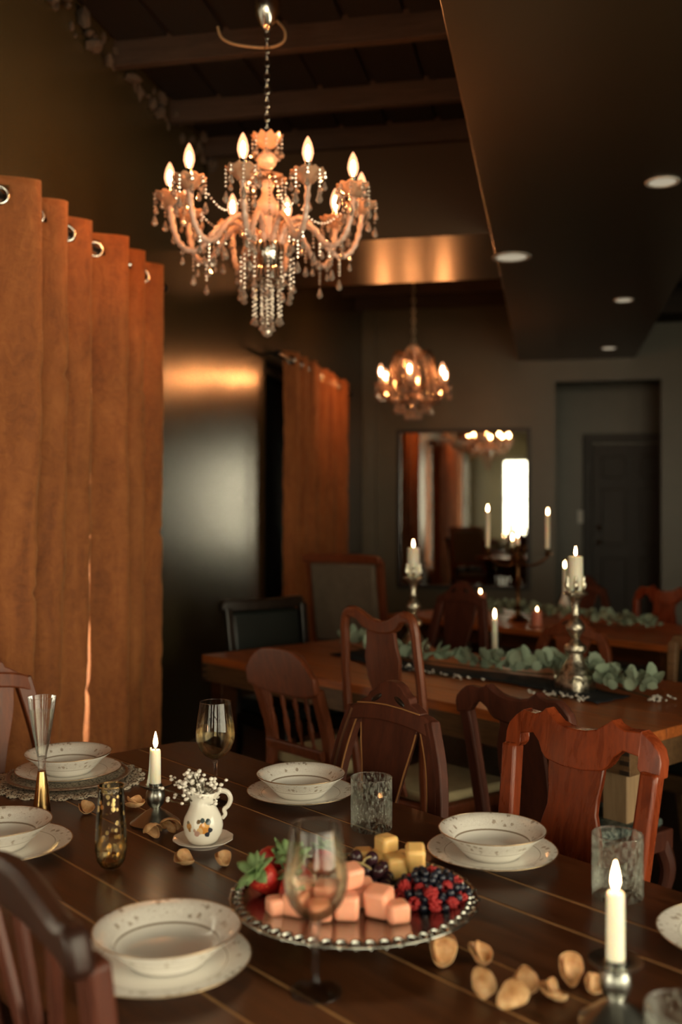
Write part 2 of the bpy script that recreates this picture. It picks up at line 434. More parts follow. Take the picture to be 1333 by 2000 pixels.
def mk_china(r0, r1, nf):
    def mk(name):
        m = N(name); tc = m.n('ShaderNodeTexCoord'); sp = m.n('ShaderNodeSeparateXYZ'); m.l(tc.outputs['Object'], sp.inputs[0])
        x, y = sp.outputs[0], sp.outputs[1]
        r = m.math('SQRT', m.math('ADD', m.math('MULTIPLY', x, x), m.math('MULTIPLY', y, y))); a = m.math('ARCTAN2', y, x)
        band = m.math('MULTIPLY', m.math('GREATER_THAN', r, r0), m.math('LESS_THAN', r, r1))
        cx = m.n('ShaderNodeCombineXYZ'); m.l(m.math('MULTIPLY', a, nf / (2 * PI)), cx.inputs[0]); m.l(m.math('MULTIPLY', r, nf / (2 * PI) / ((r0 + r1) / 2)), cx.inputs[1])
        vo = m.n('ShaderNodeTexVoronoi'); vo.inputs['Scale'].default_value = 1.9; vo.inputs['Randomness'].default_value = 0.85; m.l(cx.outputs[0], vo.inputs['Vector'])
        petal = m.noise(cx.outputs[0], 9, 3, 0.6)
        fl = m.math('LESS_THAN', m.math('ADD', vo.outputs['Distance'], m.math('MULTIPLY', petal, 0.62)), 0.62)
        wv = m.noise(cx.outputs[0], 5.5, 3, 0.7, 2.0)
        line = m.math('LESS_THAN', m.math('ABSOLUTE', m.math('SUBTRACT', wv, 0.5)), 0.018)
        f = m.math('MULTIPLY', band, m.math('MINIMUM', m.math('ADD', m.math('MULTIPLY', fl, 0.85), m.math('MULTIPLY', line, 0.6)), 1.0))
        ring = m.math('LESS_THAN', m.math('ABSOLUTE', m.math('SUBTRACT', r, r0 - 0.003)), 0.0006)
        pc = m.ramp(m.noise(cx.outputs[0], 3.3, 2), [(0.4, (0.30, 0.24, 0.19, 1)), (0.6, (0.46, 0.37, 0.29, 1))])
        c = m.mix(f, (0.84, 0.81, 0.76, 1), pc); c = m.mix(ring, c, (0.30, 0.24, 0.18, 1))
        m.col(c); m.set(Roughness=0.14, Specular_IOR_Level=0.5); return m.m
    return mk
_mk['china_plate'] = mk_china(0.098, 0.130, 26)
_mk['china_bowl'] = mk_china(0.078, 0.104, 22)
def mk_pitcher(name):
    m = N(name); tc = m.n('ShaderNodeTexCoord'); c = (0.84, 0.80, 0.72, 1); q = None
    nz = m.noise(tc.outputs['Object'], 90, 3, 0.6)
    for (p, rr, cc) in PRINT:
        d = m.n('ShaderNodeVectorMath', operation='DISTANCE'); m.l(tc.outputs['Object'], d.inputs[0]); d.inputs[1].default_value = p
        f = m.math('LESS_THAN', m.math('ADD', d.outputs['Value'], m.math('MULTIPLY', nz, 0.006)), rr + 0.003)
        q = m.mix(f, c if q is None else q, cc)
    m.col(q); m.set(Roughness=0.12); return m.m
_mk['pitcher_china'] = mk_pitcher
PRINT = []
_mk['saucer_china'] = plain((0.80, 0.73, 0.66, 1), 0.15)
_mk['charger_glaze'] = plain((0.17, 0.10, 0.065, 1), 0.3)
def mk_lace(name):
    m = N(name); vo = m.n('ShaderNodeTexVoronoi'); vo.inputs['Scale'].default_value = 150; m.l(m.coord(), vo.inputs['Vector'])
    m.col(m.ramp(vo.outputs['Distance'], [(0.25, (0.06, 0.045, 0.035, 1)), (0.5, (0.50, 0.42, 0.32, 1))])); m.set(Roughness=0.9); m.bump(vo.outputs['Distance'], 0.8, 0.004); return m.m
_mk['lace'] = mk_lace
def mk_petal(name):
    m = N(name); f = m.noise(m.coord((1, 1, 1)), 45, 4, 0.6)
    m.col(m.vary(m.ramp(f, [(0.3, (0.40, 0.18, 0.06, 1)), (0.5, (0.62, 0.36, 0.17, 1)), (0.75, (0.74, 0.52, 0.30, 1))]), 0.3)); m.set(Roughness=0.6, Subsurface_Weight=0.2, Subsurface_Scale=0.005); return m.m
_mk['dried_petal'] = mk_petal
_mk['strawberry'] = None
def mk_straw(name):
    m = N(name); vo = m.n('ShaderNodeTexVoronoi'); vo.inputs['Scale'].default_value = 190; m.l(m.coord(), vo.inputs['Vector'])
    m.col(m.ramp(vo.outputs['Distance'], [(0.1, (0.6, 0.35, 0.10, 1)), (0.2, (0.50, 0.022, 0.014, 1)), (0.6, (0.36, 0.012, 0.010, 1))])); m.set(Roughness=0.45, Subsurface_Weight=0.15, Subsurface_Scale=0.004); m.bump(vo.outputs['Distance'], 0.4, 0.002); return m.m
_mk['strawberry'] = mk_straw
_mk['leaf_green'] = plain((0.17, 0.27, 0.10, 1), 0.6)
_mk['melon_pink'] = plain((0.90, 0.40, 0.26, 1), 0.38, Subsurface_Weight=0.3, Subsurface_Scale=0.01)
_mk['melon_gold'] = plain((0.80, 0.50, 0.18, 1), 0.4, Subsurface_Weight=0.3, Subsurface_Scale=0.01)
_mk['grape_skin'] = plain((0.035, 0.012, 0.018, 1), 0.25)
_mk['grape_stem'] = plain((0.40, 0.30, 0.12, 1), 0.6)
_mk['blueberry'] = plain((0.010, 0.013, 0.026, 1), 0.28)
_mk['raspberry'] = plain((0.42, 0.02, 0.022, 1), 0.4, Subsurface_Weight=0.15, Subsurface_Scale=0.003)
_mk['eucalyptus'] = None
def mk_euca(name):
    m = N(name); f = m.noise(m.coord(), 30, 3); m.col(m.vary(m.ramp(f, [(0.3, (0.21, 0.29, 0.21, 1)), (0.7, (0.40, 0.48, 0.34, 1))]), 0.6)); m.set(Roughness=0.6); return m.m
_mk['eucalyptus'] = mk_euca
_mk['stem_brown'] = plain((0.07, 0.05, 0.02, 1), 0.7)
_mk['baby_white'] = plain((0.85, 0.80, 0.72, 1), 0.7)
_mk['navy_cloth'] = plain((0.010, 0.013, 0.020, 1), 0.85)
_mk['pink_wax'] = plain((0.80, 0.30, 0.20, 1), 0.4, Subsurface_Weight=0.4, Subsurface_Scale=0.02)
_mk['white_ceramic'] = plain((0.78, 0.72, 0.64, 1), 0.25)
_mk['cord'] = plain((0.30, 0.20, 0.10, 1), 0.6)

# ================================================================== THE ROOM
XL, XR, YF, YB = -1.98, 3.2, -4.4, 10.8
ZS, ZJ, ZD = 2.975, 3.49, 3.62          # soffit underside, joist underside, decking
def holes_wall(u0, u1, z0, z1, holes):  # rectangles (u0,u1,z0,z1) left after cutting the holes
    us = sorted({u0, u1} | {h[0] for h in holes} | {h[1] for h in holes}); out = []
    for a, b in zip(us, us[1:]):
        zs = [(z0, z1)]
        for h in holes:
            if h[0] <= a and h[1] >= b:
                zs = [q for (p0, p1) in zs for q in ((p0, h[2]), (h[3], p1)) if q[1] - q[0] > 1e-4]
        out += [(a, b, p, q) for p, q in zs]
    return out
WT = 0.24
def wall_y(name, x, sgn, holes, mat='wall_paint_lit'):   # wall along Y at X = x, body on side sgn
    g = G()
    for a, b, p, q in holes_wall(YF - WT, YB + 0.0, 0.0, 3.8, holes):
        g.box((x + sgn * WT / 2, (a + b) / 2, (p + q) / 2), (WT, b - a, q - p))
    return struct(g, name, mat, smooth=False)
W1 = (1.71, 4.54, 0.45, 2.475); W2 = (6.98, 9.3, 0.5, 2.5); W3 = (-3.9, 0.3, 0.55, 2.67)
W4 = (-3.7, 1.95, 0.45, 2.8)            # right wall
wl = wall_y('wall_left', XL, -1, [W1, W2, W3], 'wall_satin')
wr = wall_y('wall_right', XR, 1, [W4])
g = G(); OB = (0.043, 1.093, 0.0, 2.755)
for a, b, p, q in holes_wall(XL - WT, XR + WT, 0, 3.8, [OB]): g.box(((a + b) / 2, YB + 0.07, (p + q) / 2), (b - a, 0.14, q - p))
wb = struct(g, 'wall_back', 'wall_paint_lit', smooth=False)
W5 = (-1.2, -0.49, 0.66, 2.67); W6 = (0.6, 2.8, 0.45, 2.8)
g = G()
for a, b, p, q in holes_wall(XL, XR, 0, 3.8, [W5, W6]): g.box(((a + b) / 2, YF - WT / 2, (p + q) / 2), (b - a, WT, q - p))
wf = struct(g, 'wall_front', 'wall_paint_lit', smooth=False)
g = G(); g.box(((XL + XR) / 2, (YF + 12.0) / 2, -0.05), (XR - XL + 2 * WT, 12.0 - YF + 2 * WT, 0.1)); struct(g, 'floor', 'floor_wood', smooth=False)
# hallway behind the opening
g = G(); g.box((0.8, 12.02, 1.5), (2.7, 0.12, 3.0)); hb = struct(g, 'wall_hall', 'wall_paint_lit', smooth=False)
g = G(); g.box((-0.46, 11.45, 1.5), (0.12, 1.02, 3.0)); g.box((2.06, 11.45, 1.5), (0.12, 1.02, 3.0)); struct(g, 'wall_hall_side', 'wall_paint_lit', smooth=False)
g = G(); g.box((0.8, 11.45, 3.05), (2.7, 1.06, 0.1)); struct(g, 'ceiling_hall', 'ceiling_paint', smooth=False)
# ceiling: decking with joists, dropped soffit boxes
g = G(); g.box(((XL + XR) / 2, (YF + YB) / 2, ZD + 0.05), (XR - XL + 0.4, YB - YF + 0.4, 0.1)); ceil = struct(g, 'ceiling', 'decking', smooth=False)
jm = G().box((0, 0, 0), (1.65, 0.05, 0.15)).mesh('joist', 'joist_wood', False)
jm2 = G().box((0, 0, 0), (2.36, 0.05, 0.15)).mesh('joist', 'joist_wood', False)
for y in (-3.5, -2.8, -2.1, -1.4, -0.7, 0.1, 0.9, 1.62, 2.33, 3.04, 3.75, 4.44, 5.15, 5.70, 7.0, 7.65, 8.31, 9.0, 9.7, 10.4):
    link('joist', jm, ceil, (-1.155, y, ZJ + 0.075), (0, rad(random.uniform(-.3, .3)), 0), bevel=0.004)
    link('joist', jm2, ceil, (2.02, y, ZJ + 0.075), bevel=0.004)
bm_ = G().box((0, 0, 0), (0.24, 10.0, 0.02)).mesh('deck_board', 'decking', False)
for k in range(6):
    link('deck_board', bm_, ceil, (-1.84 + 0.272 * k, 0.7, ZD - 0.008 - 0.004 * (k % 2)))
g = G()
g.box(((-0.329 + 0.842) / 2, (YF + YB) / 2, (ZS + ZD) / 2), (1.171, YB - YF, ZD - ZS))
struct(g, 'ceiling_soffit', 'soffit_satin', smooth=False, bevel=0.004)
g = G(); g.box(((XL - 0.329) / 2, (5.734 + 6.887) / 2, (ZS + ZD) / 2), (-0.329 - XL, 6.887 - 5.734, ZD - ZS)); struct(g, 'ceiling_crossbeam', 'soffit_satin', smooth=False, bevel=0.004)
g = G(); g.box(((XR + 0.842) / 2, 10.5, 3.40), (XR - 0.842, 0.5, 0.16)); struct(g, 'trim_1', 'joist_wood', smooth=False)
# crumbling masonry along the top of the left wall
for k in range(80):
    y = 2.3 + k * 0.044 + random.uniform(-.02, .02); s = random.uniform(0.012, 0.036)
    g = G(); sd = random.uniform(0, 99)
    vs, fs = ico(1)
    g.add([Vector((p.x * s * 1.1, p.y * s * 1.7, p.z * s * 0.9)) * (1 + 0.45 * mnoise.noise(p * 1.7 + Vector((sd, 0, 0)))) for p in vs], fs)
    g.build('stone', 'mortar', wl, smooth=False, loc=(XL + random.uniform(-.02, .04), y, random.choice((3.475, 3.50, 3.535, 3.57)) + random.uniform(-.02, .02)), rot=(random.uniform(0, 3), 0, random.uniform(-.5, .5)))
# trims
g = G(); g.box((XL + 0.010, (YF + 6.9) / 2, 0.07), (0.02, 6.9 - YF, 0.14)); struct(g, 'baseboard_left', 'ceiling_paint', smooth=False)
g = G(); g.box((-0.95, YB - 0.010, 0.07), (1.95, 0.02, 0.14)); struct(g, 'baseboard_back', 'ceiling_paint', smooth=False)
g = G(); g.box((XL + 0.075, YB - 0.02, 1.75), (0.15, 0.05, 3.48)); struct(g, 'trim_2', 'wall_paint_lit', smooth=False, bevel=0.005)

def window(name, axis, pos, hole, sgn, nu, nz, dark=False):
    a, b, p, q = hole; o = bpy.data.objects.new(name, None); COL.objects.link(o); o['kind'] = 'structure'
    def bx(nm, u0, u1, z0, z1, dep, mat, off=0.0):
        g = G(); c = ((u0 + u1) / 2, (z0 + z1) / 2)
        if axis == 'y': g.box((pos + sgn * (0.14 + off), c[0], c[1]), (dep, u1 - u0, z1 - z0))
        else: g.box((c[0], pos + sgn * (0.14 + off), c[1]), (u1 - u0, dep, z1 - z0))
        return g.build(nm, mat, o, smooth=False)
    if dark:
        bx('blackout_panel', a, b, p, q, 0.02, 'blackout', 0.05)
    for (u0, u1, z0, z1) in ((a, a + .05, p, q), (b - .05, b, p, q), (a + .05, b - .05, p, p + .05), (a + .05, b - .05, q - .05, q)):
        bx('window_frame', u0, u1, z0, z1, 0.07, 'window_frame')
    for k in range(1, nu): u = a + (b - a) * k / nu; bx('mullion', u - .02, u + .02, p + .05, q - .05, 0.05, 'window_frame')
    for k in range(1, nz): z = p + (q - p) * k / nz; bx('mullion', a + .05, b - .05, z - .015, z + .015, 0.045, 'window_frame')
    if not dark:
        for i in range(nu):
            for j in range(nz):
                bx('pane', a + (b - a) * i / nu + .0, a + (b - a) * (i + 1) / nu, p + (q - p) * j / nz, p + (q - p) * (j + 1) / nz, 0.004, 'window_pane', 0.01)
        L = bpy.data.lights.new(name + '_portal', 'AREA'); L.shape = 'RECTANGLE'; L.size = b - a; L.size_y = q - p; L.cycles.is_portal = True
        lo = bpy.data.objects.new(name + '_portal', L); COL.objects.link(lo)
        if axis == 'y': lo.location = (pos + sgn * 0.22, (a + b) / 2, (p + q) / 2); lo.rotation_euler = (PI / 2, 0, PI / 2 * sgn)
        else: lo.location = ((a + b) / 2, pos + sgn * 0.22, (p + q) / 2); lo.rotation_euler = (PI / 2, 0, PI if sgn > 0 else 0)
        # area lights shine along local -Z; turn it to face into the room
        d = Vector((-sgn, 0, 0)) if axis == 'y' else Vector((0, -sgn, 0))
        lo.rotation_euler = d.to_track_quat('-Z', 'Y').to_euler()
    return o
window('window_1', 'y', XL, W1, -1, 2, 2)
window('window_2', 'y', XL, W2, -1, 1, 1, True)
window('window_3', 'y', XL, W3, -1, 3, 2)
window('window_4', 'y', XR, W4, 1, 4, 2)
window('window_5', 'x', YF, W5, -1, 1, 2)
window('window_6', 'x', YF, W6, -1, 2, 2)

# hallway door with six raised panels
d = bpy.data.objects.new('door_1', None); COL.objects.link(d); d['kind'] = 'structure'; d.scale = (1.1, 1.1, 1.04); d.location = (0.90, 11.955, 0)
G().box((0, -0.02, 1.04), (0.80, 0.045, 2.08)).build('door_leaf', 'door_paint', d, smooth=False)
for x in (-0.19, 0.19):
    for z0, z1 in ((0.25, 0.85), (1.0, 1.6), (1.72, 1.95)):
        G().box((x, -0.046, (z0 + z1) / 2), (0.24, 0.02, z1 - z0)).build('door_panel', 'door_paint', d, smooth=False, bevel=0.008)
for x in (-0.45, 0.45): G().box((x, -0.03, 1.06), (0.09, 0.07, 2.12)).build('door_casing', 'door_paint', d, smooth=False, bevel=0.005)
G().box((0, -0.03, 2.15), (0.99, 0.07, 0.09)).build('door_casing', 'door_paint', d, smooth=False, bevel=0.005)
for z in (1.02, 1.18): G().ball((-0.34, -0.08, z), 0.026, 2).build('door_knob', 'bronze', d)
t = thing('light_switch', 'small white light switch plate on the wall beside the hallway door', 'switch', (0.349, 11.953, 1.35))
G().box((0, 0, 0), (0.10, 0.012, 0.15)).build('switch_plate', 'white_plastic', t, smooth=False, bevel=0.004)
G().box((0, -0.01, 0), (0.012, 0.02, 0.028)).build('toggle', 'white_plastic', t, smooth=False)

# recessed ceiling lights
LB = ['round recessed light nearest the right edge of the soffit', 'large round recessed light right of the copper-lit crossbeam',
      'small recessed light in the middle of the dark soffit', 'smallest recessed light close to the back wall']
for (px, py, r), lb in zip(((1295, 355, .078), (1000, 502, .115), (1219, 586, .072), (1190, 680, .078)), LB):
    p = base(px, py, ZS); t = thing('recessed_light', lb, 'ceiling light', p, 0, 'recessed lights in the soffit')
    G().lathe([(r * 0.78, 0.0), (r * 0.80, -0.004), (r, -0.006), (r * 1.03, -0.002), (r * 1.03, 0.0)], 32).build('trim_ring', 'white_plastic', t)
    G().lathe([(0, -0.0015), (r * 0.79, -0.0015), (r * 0.79, 0.0), (0, 0.0)], 32).build('lens', 'downlight', t)

# wall mirror
mx0, mx1, mz0, mz1 = -1.605, -0.207, 0.60, 2.28; mc = ((mx0 + mx1) / 2, YB, (mz0 + mz1) / 2); mw, mh = mx1 - mx0, mz1 - mz0
t = thing('wall_mirror', 'large rectangular wall mirror in a thin dark frame reflecting windows', 'mirror', (mc[0], YB - 0.002, mz0))
G().box((0, -0.015, mh / 2), (mw - 0.06, 0.02, mh - 0.06)).build('mirror_glass', 'mirror_glass', t, smooth=False)
for x in (-1, 1): G().box((x * (mw / 2 - 0.02), -0.022, mh / 2), (0.04, 0.044, mh)).build('frame_side', 'mirror_frame', t, smooth=False, bevel=0.004)
for z in (0.02, mh - 0.02): G().box((0, -0.022, z), (mw - 0.08, 0.044, 0.04)).build('frame_side', 'mirror_frame', t, smooth=False, bevel=0.004)

# ------------------------------------------------------------------ curtains and rods
def rod(label, y0, y1):
    x = XL + 0.135; z = 2.5175
    t = thing('curtain_rod', label, 'curtain rod', (x, y0, z), 0, 'curtain rods on the left wall')
    G().tube([(0, 0, 0), (0, y1 - y0, 0)], 0.013, 12).build('rod', 'black_iron', t)
    for y in (0.0, y1 - y0): G().ball((0, y, 0), 0.024, 2).build('finial', 'black_iron', t)
    for y in (0.04, y1 - y0 - 0.04): G().tube([(0, y, 0), (-0.13, y, 0)], 0.008, 8).build('bracket', 'black_iron', t)
rod('long black curtain rod holding the rust velvet curtains nearest the camera', 0.35, 4.70)
rod('black curtain rod holding the distant rust velvet curtain', 6.80, 9.45)

ringm = G().torus((0, 0, 0), 0.029, 0.0075, 24, 8).mesh('grommet', 'nickel', True, 180)
def curtain(label, y0, y1, ph, half, amp, seed, lean0=0.0, lean1=0.0, res=12):
    xr = XL + 0.135; zt, zb = 2.585, 0.03; zr = 2.5175
    t = thing('curtain', label, 'curtain', (xr, y0, 0), 0, 'rust velvet grommet curtains')
    ny = max(8, int((y1 - y0) / half * res)); nz = 84
    rings = [ph + k * half for k in range(-40, 60) if y0 + 0.03 < ph + k * half < y1 - 0.02]
    def wave(y): 
        p_ = ((y - ph) / (2 * half) + .5) % 1.0 - .5; q_ = math.sin(PI / 2 * p_ / .33) if abs(p_) <= .33 else math.copysign(math.cos(PI * (abs(p_) - .33) / .34), p_)
        return q_ * (1.0 + 0.35 * math.sin((y - ph) / half * 1.16 + seed))
    vs = []; fs = []
    for j in range(nz + 1):
        f = j / nz; z = zt + (zb - zt) * f
        for i in range(ny + 1):
            e = i / ny; y = y0 + (y1 - y0) * e
            ph2 = 0.035 * min(1.0, f * 4) * mnoise.noise(Vector((y * 3, z * 0.7, seed)))
            a = amp * (1 - 0.18 * f + 0.30 * f * mnoise.noise(Vector((y * 4, z * 0.5, seed + 5))))
            n1 = mnoise.noise(Vector((y * 13, z * 5.5, seed + 9))); n2 = mnoise.noise(Vector((y * 30, z * 14 + y * 20, seed + 3)))
            k = min(1.0, max(0.0, (f - 0.03) * 6))
            crease = sum(0.012 * math.exp(-((z - zc + 0.05 * mnoise.noise(Vector((y * 2, zc, seed)))) / 0.012) ** 2) for zc in (0.72, 1.13, 1.34, 1.62, 1.95))
            x = a * wave(y + ph2) + k * (0.008 * n1 + 0.005 * n2) - k * crease * max(0.0, 0.5 + 1.6 * mnoise.noise(Vector((y * 5, z * 3, seed + 1))))
            yy = y + f ** 4 * (lean0 * (1 - e) ** 2 + lean1 * e ** 2)
            vs.append((x, yy - y0, z))
    w = ny + 1
    for j in range(nz):
        for i in range(ny):
            y = y0 + (y1 - y0) * (i + .5) / ny; z = zt + (zb - zt) * (j + .5) / nz
            if any((y - r) ** 2 * 1.35 + (z - zr) ** 2 < 0.027 ** 2 for r in rings): continue
            fs.append((j * w + i, j * w + i + 1, (j + 1) * w + i + 1, (j + 1) * w + i))
    G().add(vs, fs).build('velvet_panel', 'rust_velvet', t, angle=180, solid=0.003)
    for k_, r in enumerate(rings):
        sl = 0.62 * amp * PI / half * (1 if round((r - ph) / half) % 2 == 0 else -1)
        n = Vector((1, -sl, 0)).normalized()
        link('grommet', ringm, t, (0, r - y0, zr), n.to_track_quat('Z', 'Y').to_euler())
    return t
curtain('rust velvet curtain panel at the left edge beside the bright window', 1.80, 3.768, 3.685, 0.125, 0.088, 11, 0.0, -0.16)
curtain('rust velvet curtain panel next to the bare lit wall, right of the slit of daylight', 3.776, 4.66, 3.685, 0.125, 0.088, 23, 0.02, -0.04)
curtain('rust velvet curtain reflected in the mirror, drawn beside the uncovered window', 0.43, 1.55, 3.65, 0.125, 0.05, 31)
curtain('distant rust velvet curtain hanging over the dark window recess', 7.15, 9.2, 7.2, 0.115, 0.050, 47, 0, 0, 12)

# ================================================================== CHANDELIERS
def bead_strand(pts, r, g=None):
    g = g or G()
    for i, p in enumerate(pts):
        g.ball(p, r * (1.0 if i % 2 else 0.8), 1)
    return g
def drop(g, p, h, r, n=6):       # faceted almond drop hanging from p
    return g.lathe([(0, 0), (r * .35, -h * .18), (r * .75, -h * .5), (r, -h * .72), (r * .6, -h * .92), (0, -h)], n, p)
def bulb_parts(parent, x, z, s=1.0, sleeve='chrome', sh=0.036):
    G().lathe([(0, 0), (0.011 * s, 0), (0.011 * s, sh), (0.0085 * s, sh + .002), (0, sh + .002)], 12, (x, 0, z)).build('candle_sleeve', sleeve, parent)
    zz = z + sh
    b = G().lathe([(0.008 * s, 0), (0.012 * s, .008 * s), (0.0165 * s, .024 * s), (0.0155 * s, .038 * s), (0.011 * s, .055 * s), (0.005 * s, .068 * s), (0, .075 * s)], 16, (x, 0, zz)).build('bulb', 'bulb_glass', parent)
    G().lathe([(0, 0.008 * s), (0.0052 * s, .014 * s), (0.0066 * s, .028 * s), (0.005 * s, .042 * s), (0, .05 * s)], 8, (x, 0, zz)).build('filament', 'filament', parent)
def bobeche(r, z, x, g=None):
    def mod(a, rr, zz):
        k = rr / r; return rr * (1 + 0.05 * k * math.cos(10 * a)), zz + 0.0035 * k * k * math.cos(10 * a)
    return (g or G()).lathe([(0.008, z - .022), (0.018, z - .020), (r * .55, z - .008), (r, z + .012), (r * .97, z + .016), (r * .55, z), (0.016, z - .006), (0.010, z)], 32, (x, 0, 0), mod)

KC = 1.22; ZJ0 = 3.17
CH1 = CW((522 - 666.5) / F * 3.2 * KC, 3.2 * KC, 0)
c1 = thing('crystal_chandelier', 'large ten-armed crystal chandelier with lit candle bulbs near the camera', 'chandelier', (CH1.x, CH1.y, CAMZ + KC * 0.52), TH); c1.scale = (KC, KC, KC)
def Z(py): return 1.5 + (992 - py) / F * 3.2 - 2.02          # heights read on the chandelier's own axis
# canopy, chain
G().lathe([(0, Z(60)), (0.012, Z(58)), (0.022, Z(50)), (0.036, Z(30)), (0.044, Z(14)), (0.044, ZJ0 - 2.02), (0, ZJ0 - 2.02)], 24).build('canopy', 'chrome', c1)
lm = G().torus((0, 0, 0), 0.0075, 0.0017, 12, 6, Matrix.Diagonal((1, 1.75, 1))).mesh('chain_link', 'chrome', True, 180)
nl = 15
for k in range(nl):
    z = Z(262) + (Z(62) - Z(262)) * (k + .5) / nl
    link('chain_link', lm, c1, (0, 0, z), (PI / 2, 0, PI / 2 * (k % 2)))
G().tube(bez([(0.03, 0.02, Z(35)), (0.055, 0, Z(60)), (0.05, 0, Z(82)), (0, 0.01, Z(90)), (-0.09, 0, Z(88)), (-0.14, 0, Z(75)), (-0.155, 0, Z(52))], 6), 0.004, 6).build('swag_cord', 'cord', c1)
# stem: dishes, balls, column
def dish(name, r, z, h, mat='crystal_amber', n=10, up=1):
    def mod(a, rr, zz):
        k = rr / r; return rr * (1 + .06 * k * math.cos(n * a)), zz + .006 * k * k * math.cos(n * a)
    return G().lathe([(0.008, z - up * h), (r * .45, z - up * h * .8), (r * .8, z - up * h * .35), (r, z), (r * .96, z + .004), (r * .7, z - up * h * .28), (0.012, z - up * h * .6)], 40, (0, 0, 0), mod).build(name, mat, c1)
dish('top_dish', 0.048, Z(268), 0.040)
G().ball((0, 0, Z(313)), 0.032, 2, (1, 1, .95)).build('crystal_ball', 'crystal_frost', c1, smooth=False)
dish('middle_dish', 0.060, Z(352), 0.026, 'crystal_amber', 10, -1)
G().lathe([(0, Z(352)), (.014, Z(352)), (.024, Z(362)), (.016, Z(376)), (.022, Z(386)), (.036, Z(398)), (.038, Z(408)), (.028, Z(418)), (.018, Z(424)), (.017, Z(470)), (.03, Z(474)), (0, Z(476))], 16).build('column', 'crystal_frost', c1)
G().lathe([(0, Z(470)), (.030, Z(470)), (.050, Z(476)), (.056, Z(490)), (.050, Z(510)), (.040, Z(522)), (.046, Z(530)), (.048, Z(548)), (.030, Z(556)), (0, Z(556))], 24).build('hub', 'chrome', c1)
# ten arms; each carries a cup, a lamp and its pendants
zb = Z(398)                      # cup height (ring of lamps, 0.30 m out)
R1 = 0.30
armm = G(); path = bez([(0.035, 0, Z(496)), (0.055, 0, Z(462)), (0.085, 0, Z(440)), (0.120, 0, Z(436)), (0.160, 0, Z(455)), (0.200, 0, Z(486)), (0.235, 0, Z(496)), (0.272, 0, Z(480)), (0.293, 0, Z(445)), (R1, 0, zb - .018)], 6)
armm.tube(path, [0.0092 + 0.0018 * ((i % 3) - 1) for i in range(len(path))], 8)
armm = armm.mesh('arm', 'crystal_frost', True, 180)
bobm = bobeche(0.050, zb, R1).mesh('cup', 'crystal_amber', True, 60)
pm = G(); drop(pm, (0, 0, -.026), .030, .0085); pm.ball((0, 0, -.004), .0055, 1); pm.ball((0, 0, -.016), .008, 1); pm = pm.mesh('pendant', 'crystal', False)
pl = G()
for q in range(5): pl.ball((0, 0, -.006 - .0115 * q), .0058 if q % 2 else .0048, 1)
drop(pl, (0, 0, -.064), .038, .011); pl = pl.mesh('long_pendant', 'crystal', False)
for k in range(10):
    a = rad(-90 - 9 + 36 * k)
    arm = link('arm', armm, c1, (0, 0, 0), (0, 0, a))
    link('cup', bobm, arm)
    bulb_parts(arm, R1, zb + .004)
    for q in range(8):
        b = 2 * PI * q / 8 + .3
        link('pendant', pl if q % 3 == 0 else pm, arm, (R1 + .048 * math.cos(b), .048 * math.sin(b), zb + .012))
    link('pendant', pl, arm, (0.228, 0, Z(500)))
    link('pendant', pl, arm, (0.165, 0, Z(462))); link('pendant', pm, arm, (0.262, 0, Z(490))); link('pendant', pm, arm, (0.195, 0, Z(486)))
# hanging bead strands: under the hub, from the middle dish, under the top dish
def strand(x, y, z, n, r, dh, dr, name='crystal_strand'):
    g = G()
    for q in range(n): g.ball((0, 0, -r - q * 2.35 * r), r * (1 if q % 2 else .72), 1)
    drop(g, (0, 0, -n * 2.35 * r), dh, dr)
    return g.build(name, 'crystal', c1, smooth=False, loc=(x, y, z))
for q in range(12):
    a = 2 * PI * q / 12 + .1; strand(.082 * math.cos(a), .082 * math.sin(a), Z(500), 8 if q % 2 else 6, .0062, .030, .011)
for q in range(10):
    a = 2 * PI * q / 10; strand(.044 * math.cos(a), .044 * math.sin(a), Z(552), 8, .0058, .026, .010)
for q in range(6):
    a = 2 * PI * q / 6 + .4; strand(.020 * math.cos(a), .020 * math.sin(a), Z(555), 10, .0054, .022, .009)
g = G()
for q in range(11): g.ball((0, 0, Z(556) - .012 * q), .006, 1)
g.ball((0, 0, Z(648)), .019, 2); g.build('crystal_finial', 'crystal', c1, smooth=False)
for q in range(8):
    a = 2 * PI * q / 8 + .2; strand(.058 * math.cos(a), .058 * math.sin(a), Z(354), 9, .0048, .022, .008)
for q in range(8):
    a = 2 * PI * q / 8; strand(.046 * math.cos(a), .046 * math.sin(a), Z(270), 3, .0055, .024, .009)
for k in range(10):              # bead swags slung from the middle dish out to the cups
    a = rad(-99 + 36 * k); g = G()
    for q in range(20):
        f = q / 19; x = .060 + (.250 - .060) * f; z = Z(356) + (zb - Z(356)) * f - .085 * math.sin(PI * f)
        g.ball((x, 0, z), .0046, 1)
    if k % 2: g.build('bead_swag', 'crystal', c1, smooth=False, rot=(0, 0, a))

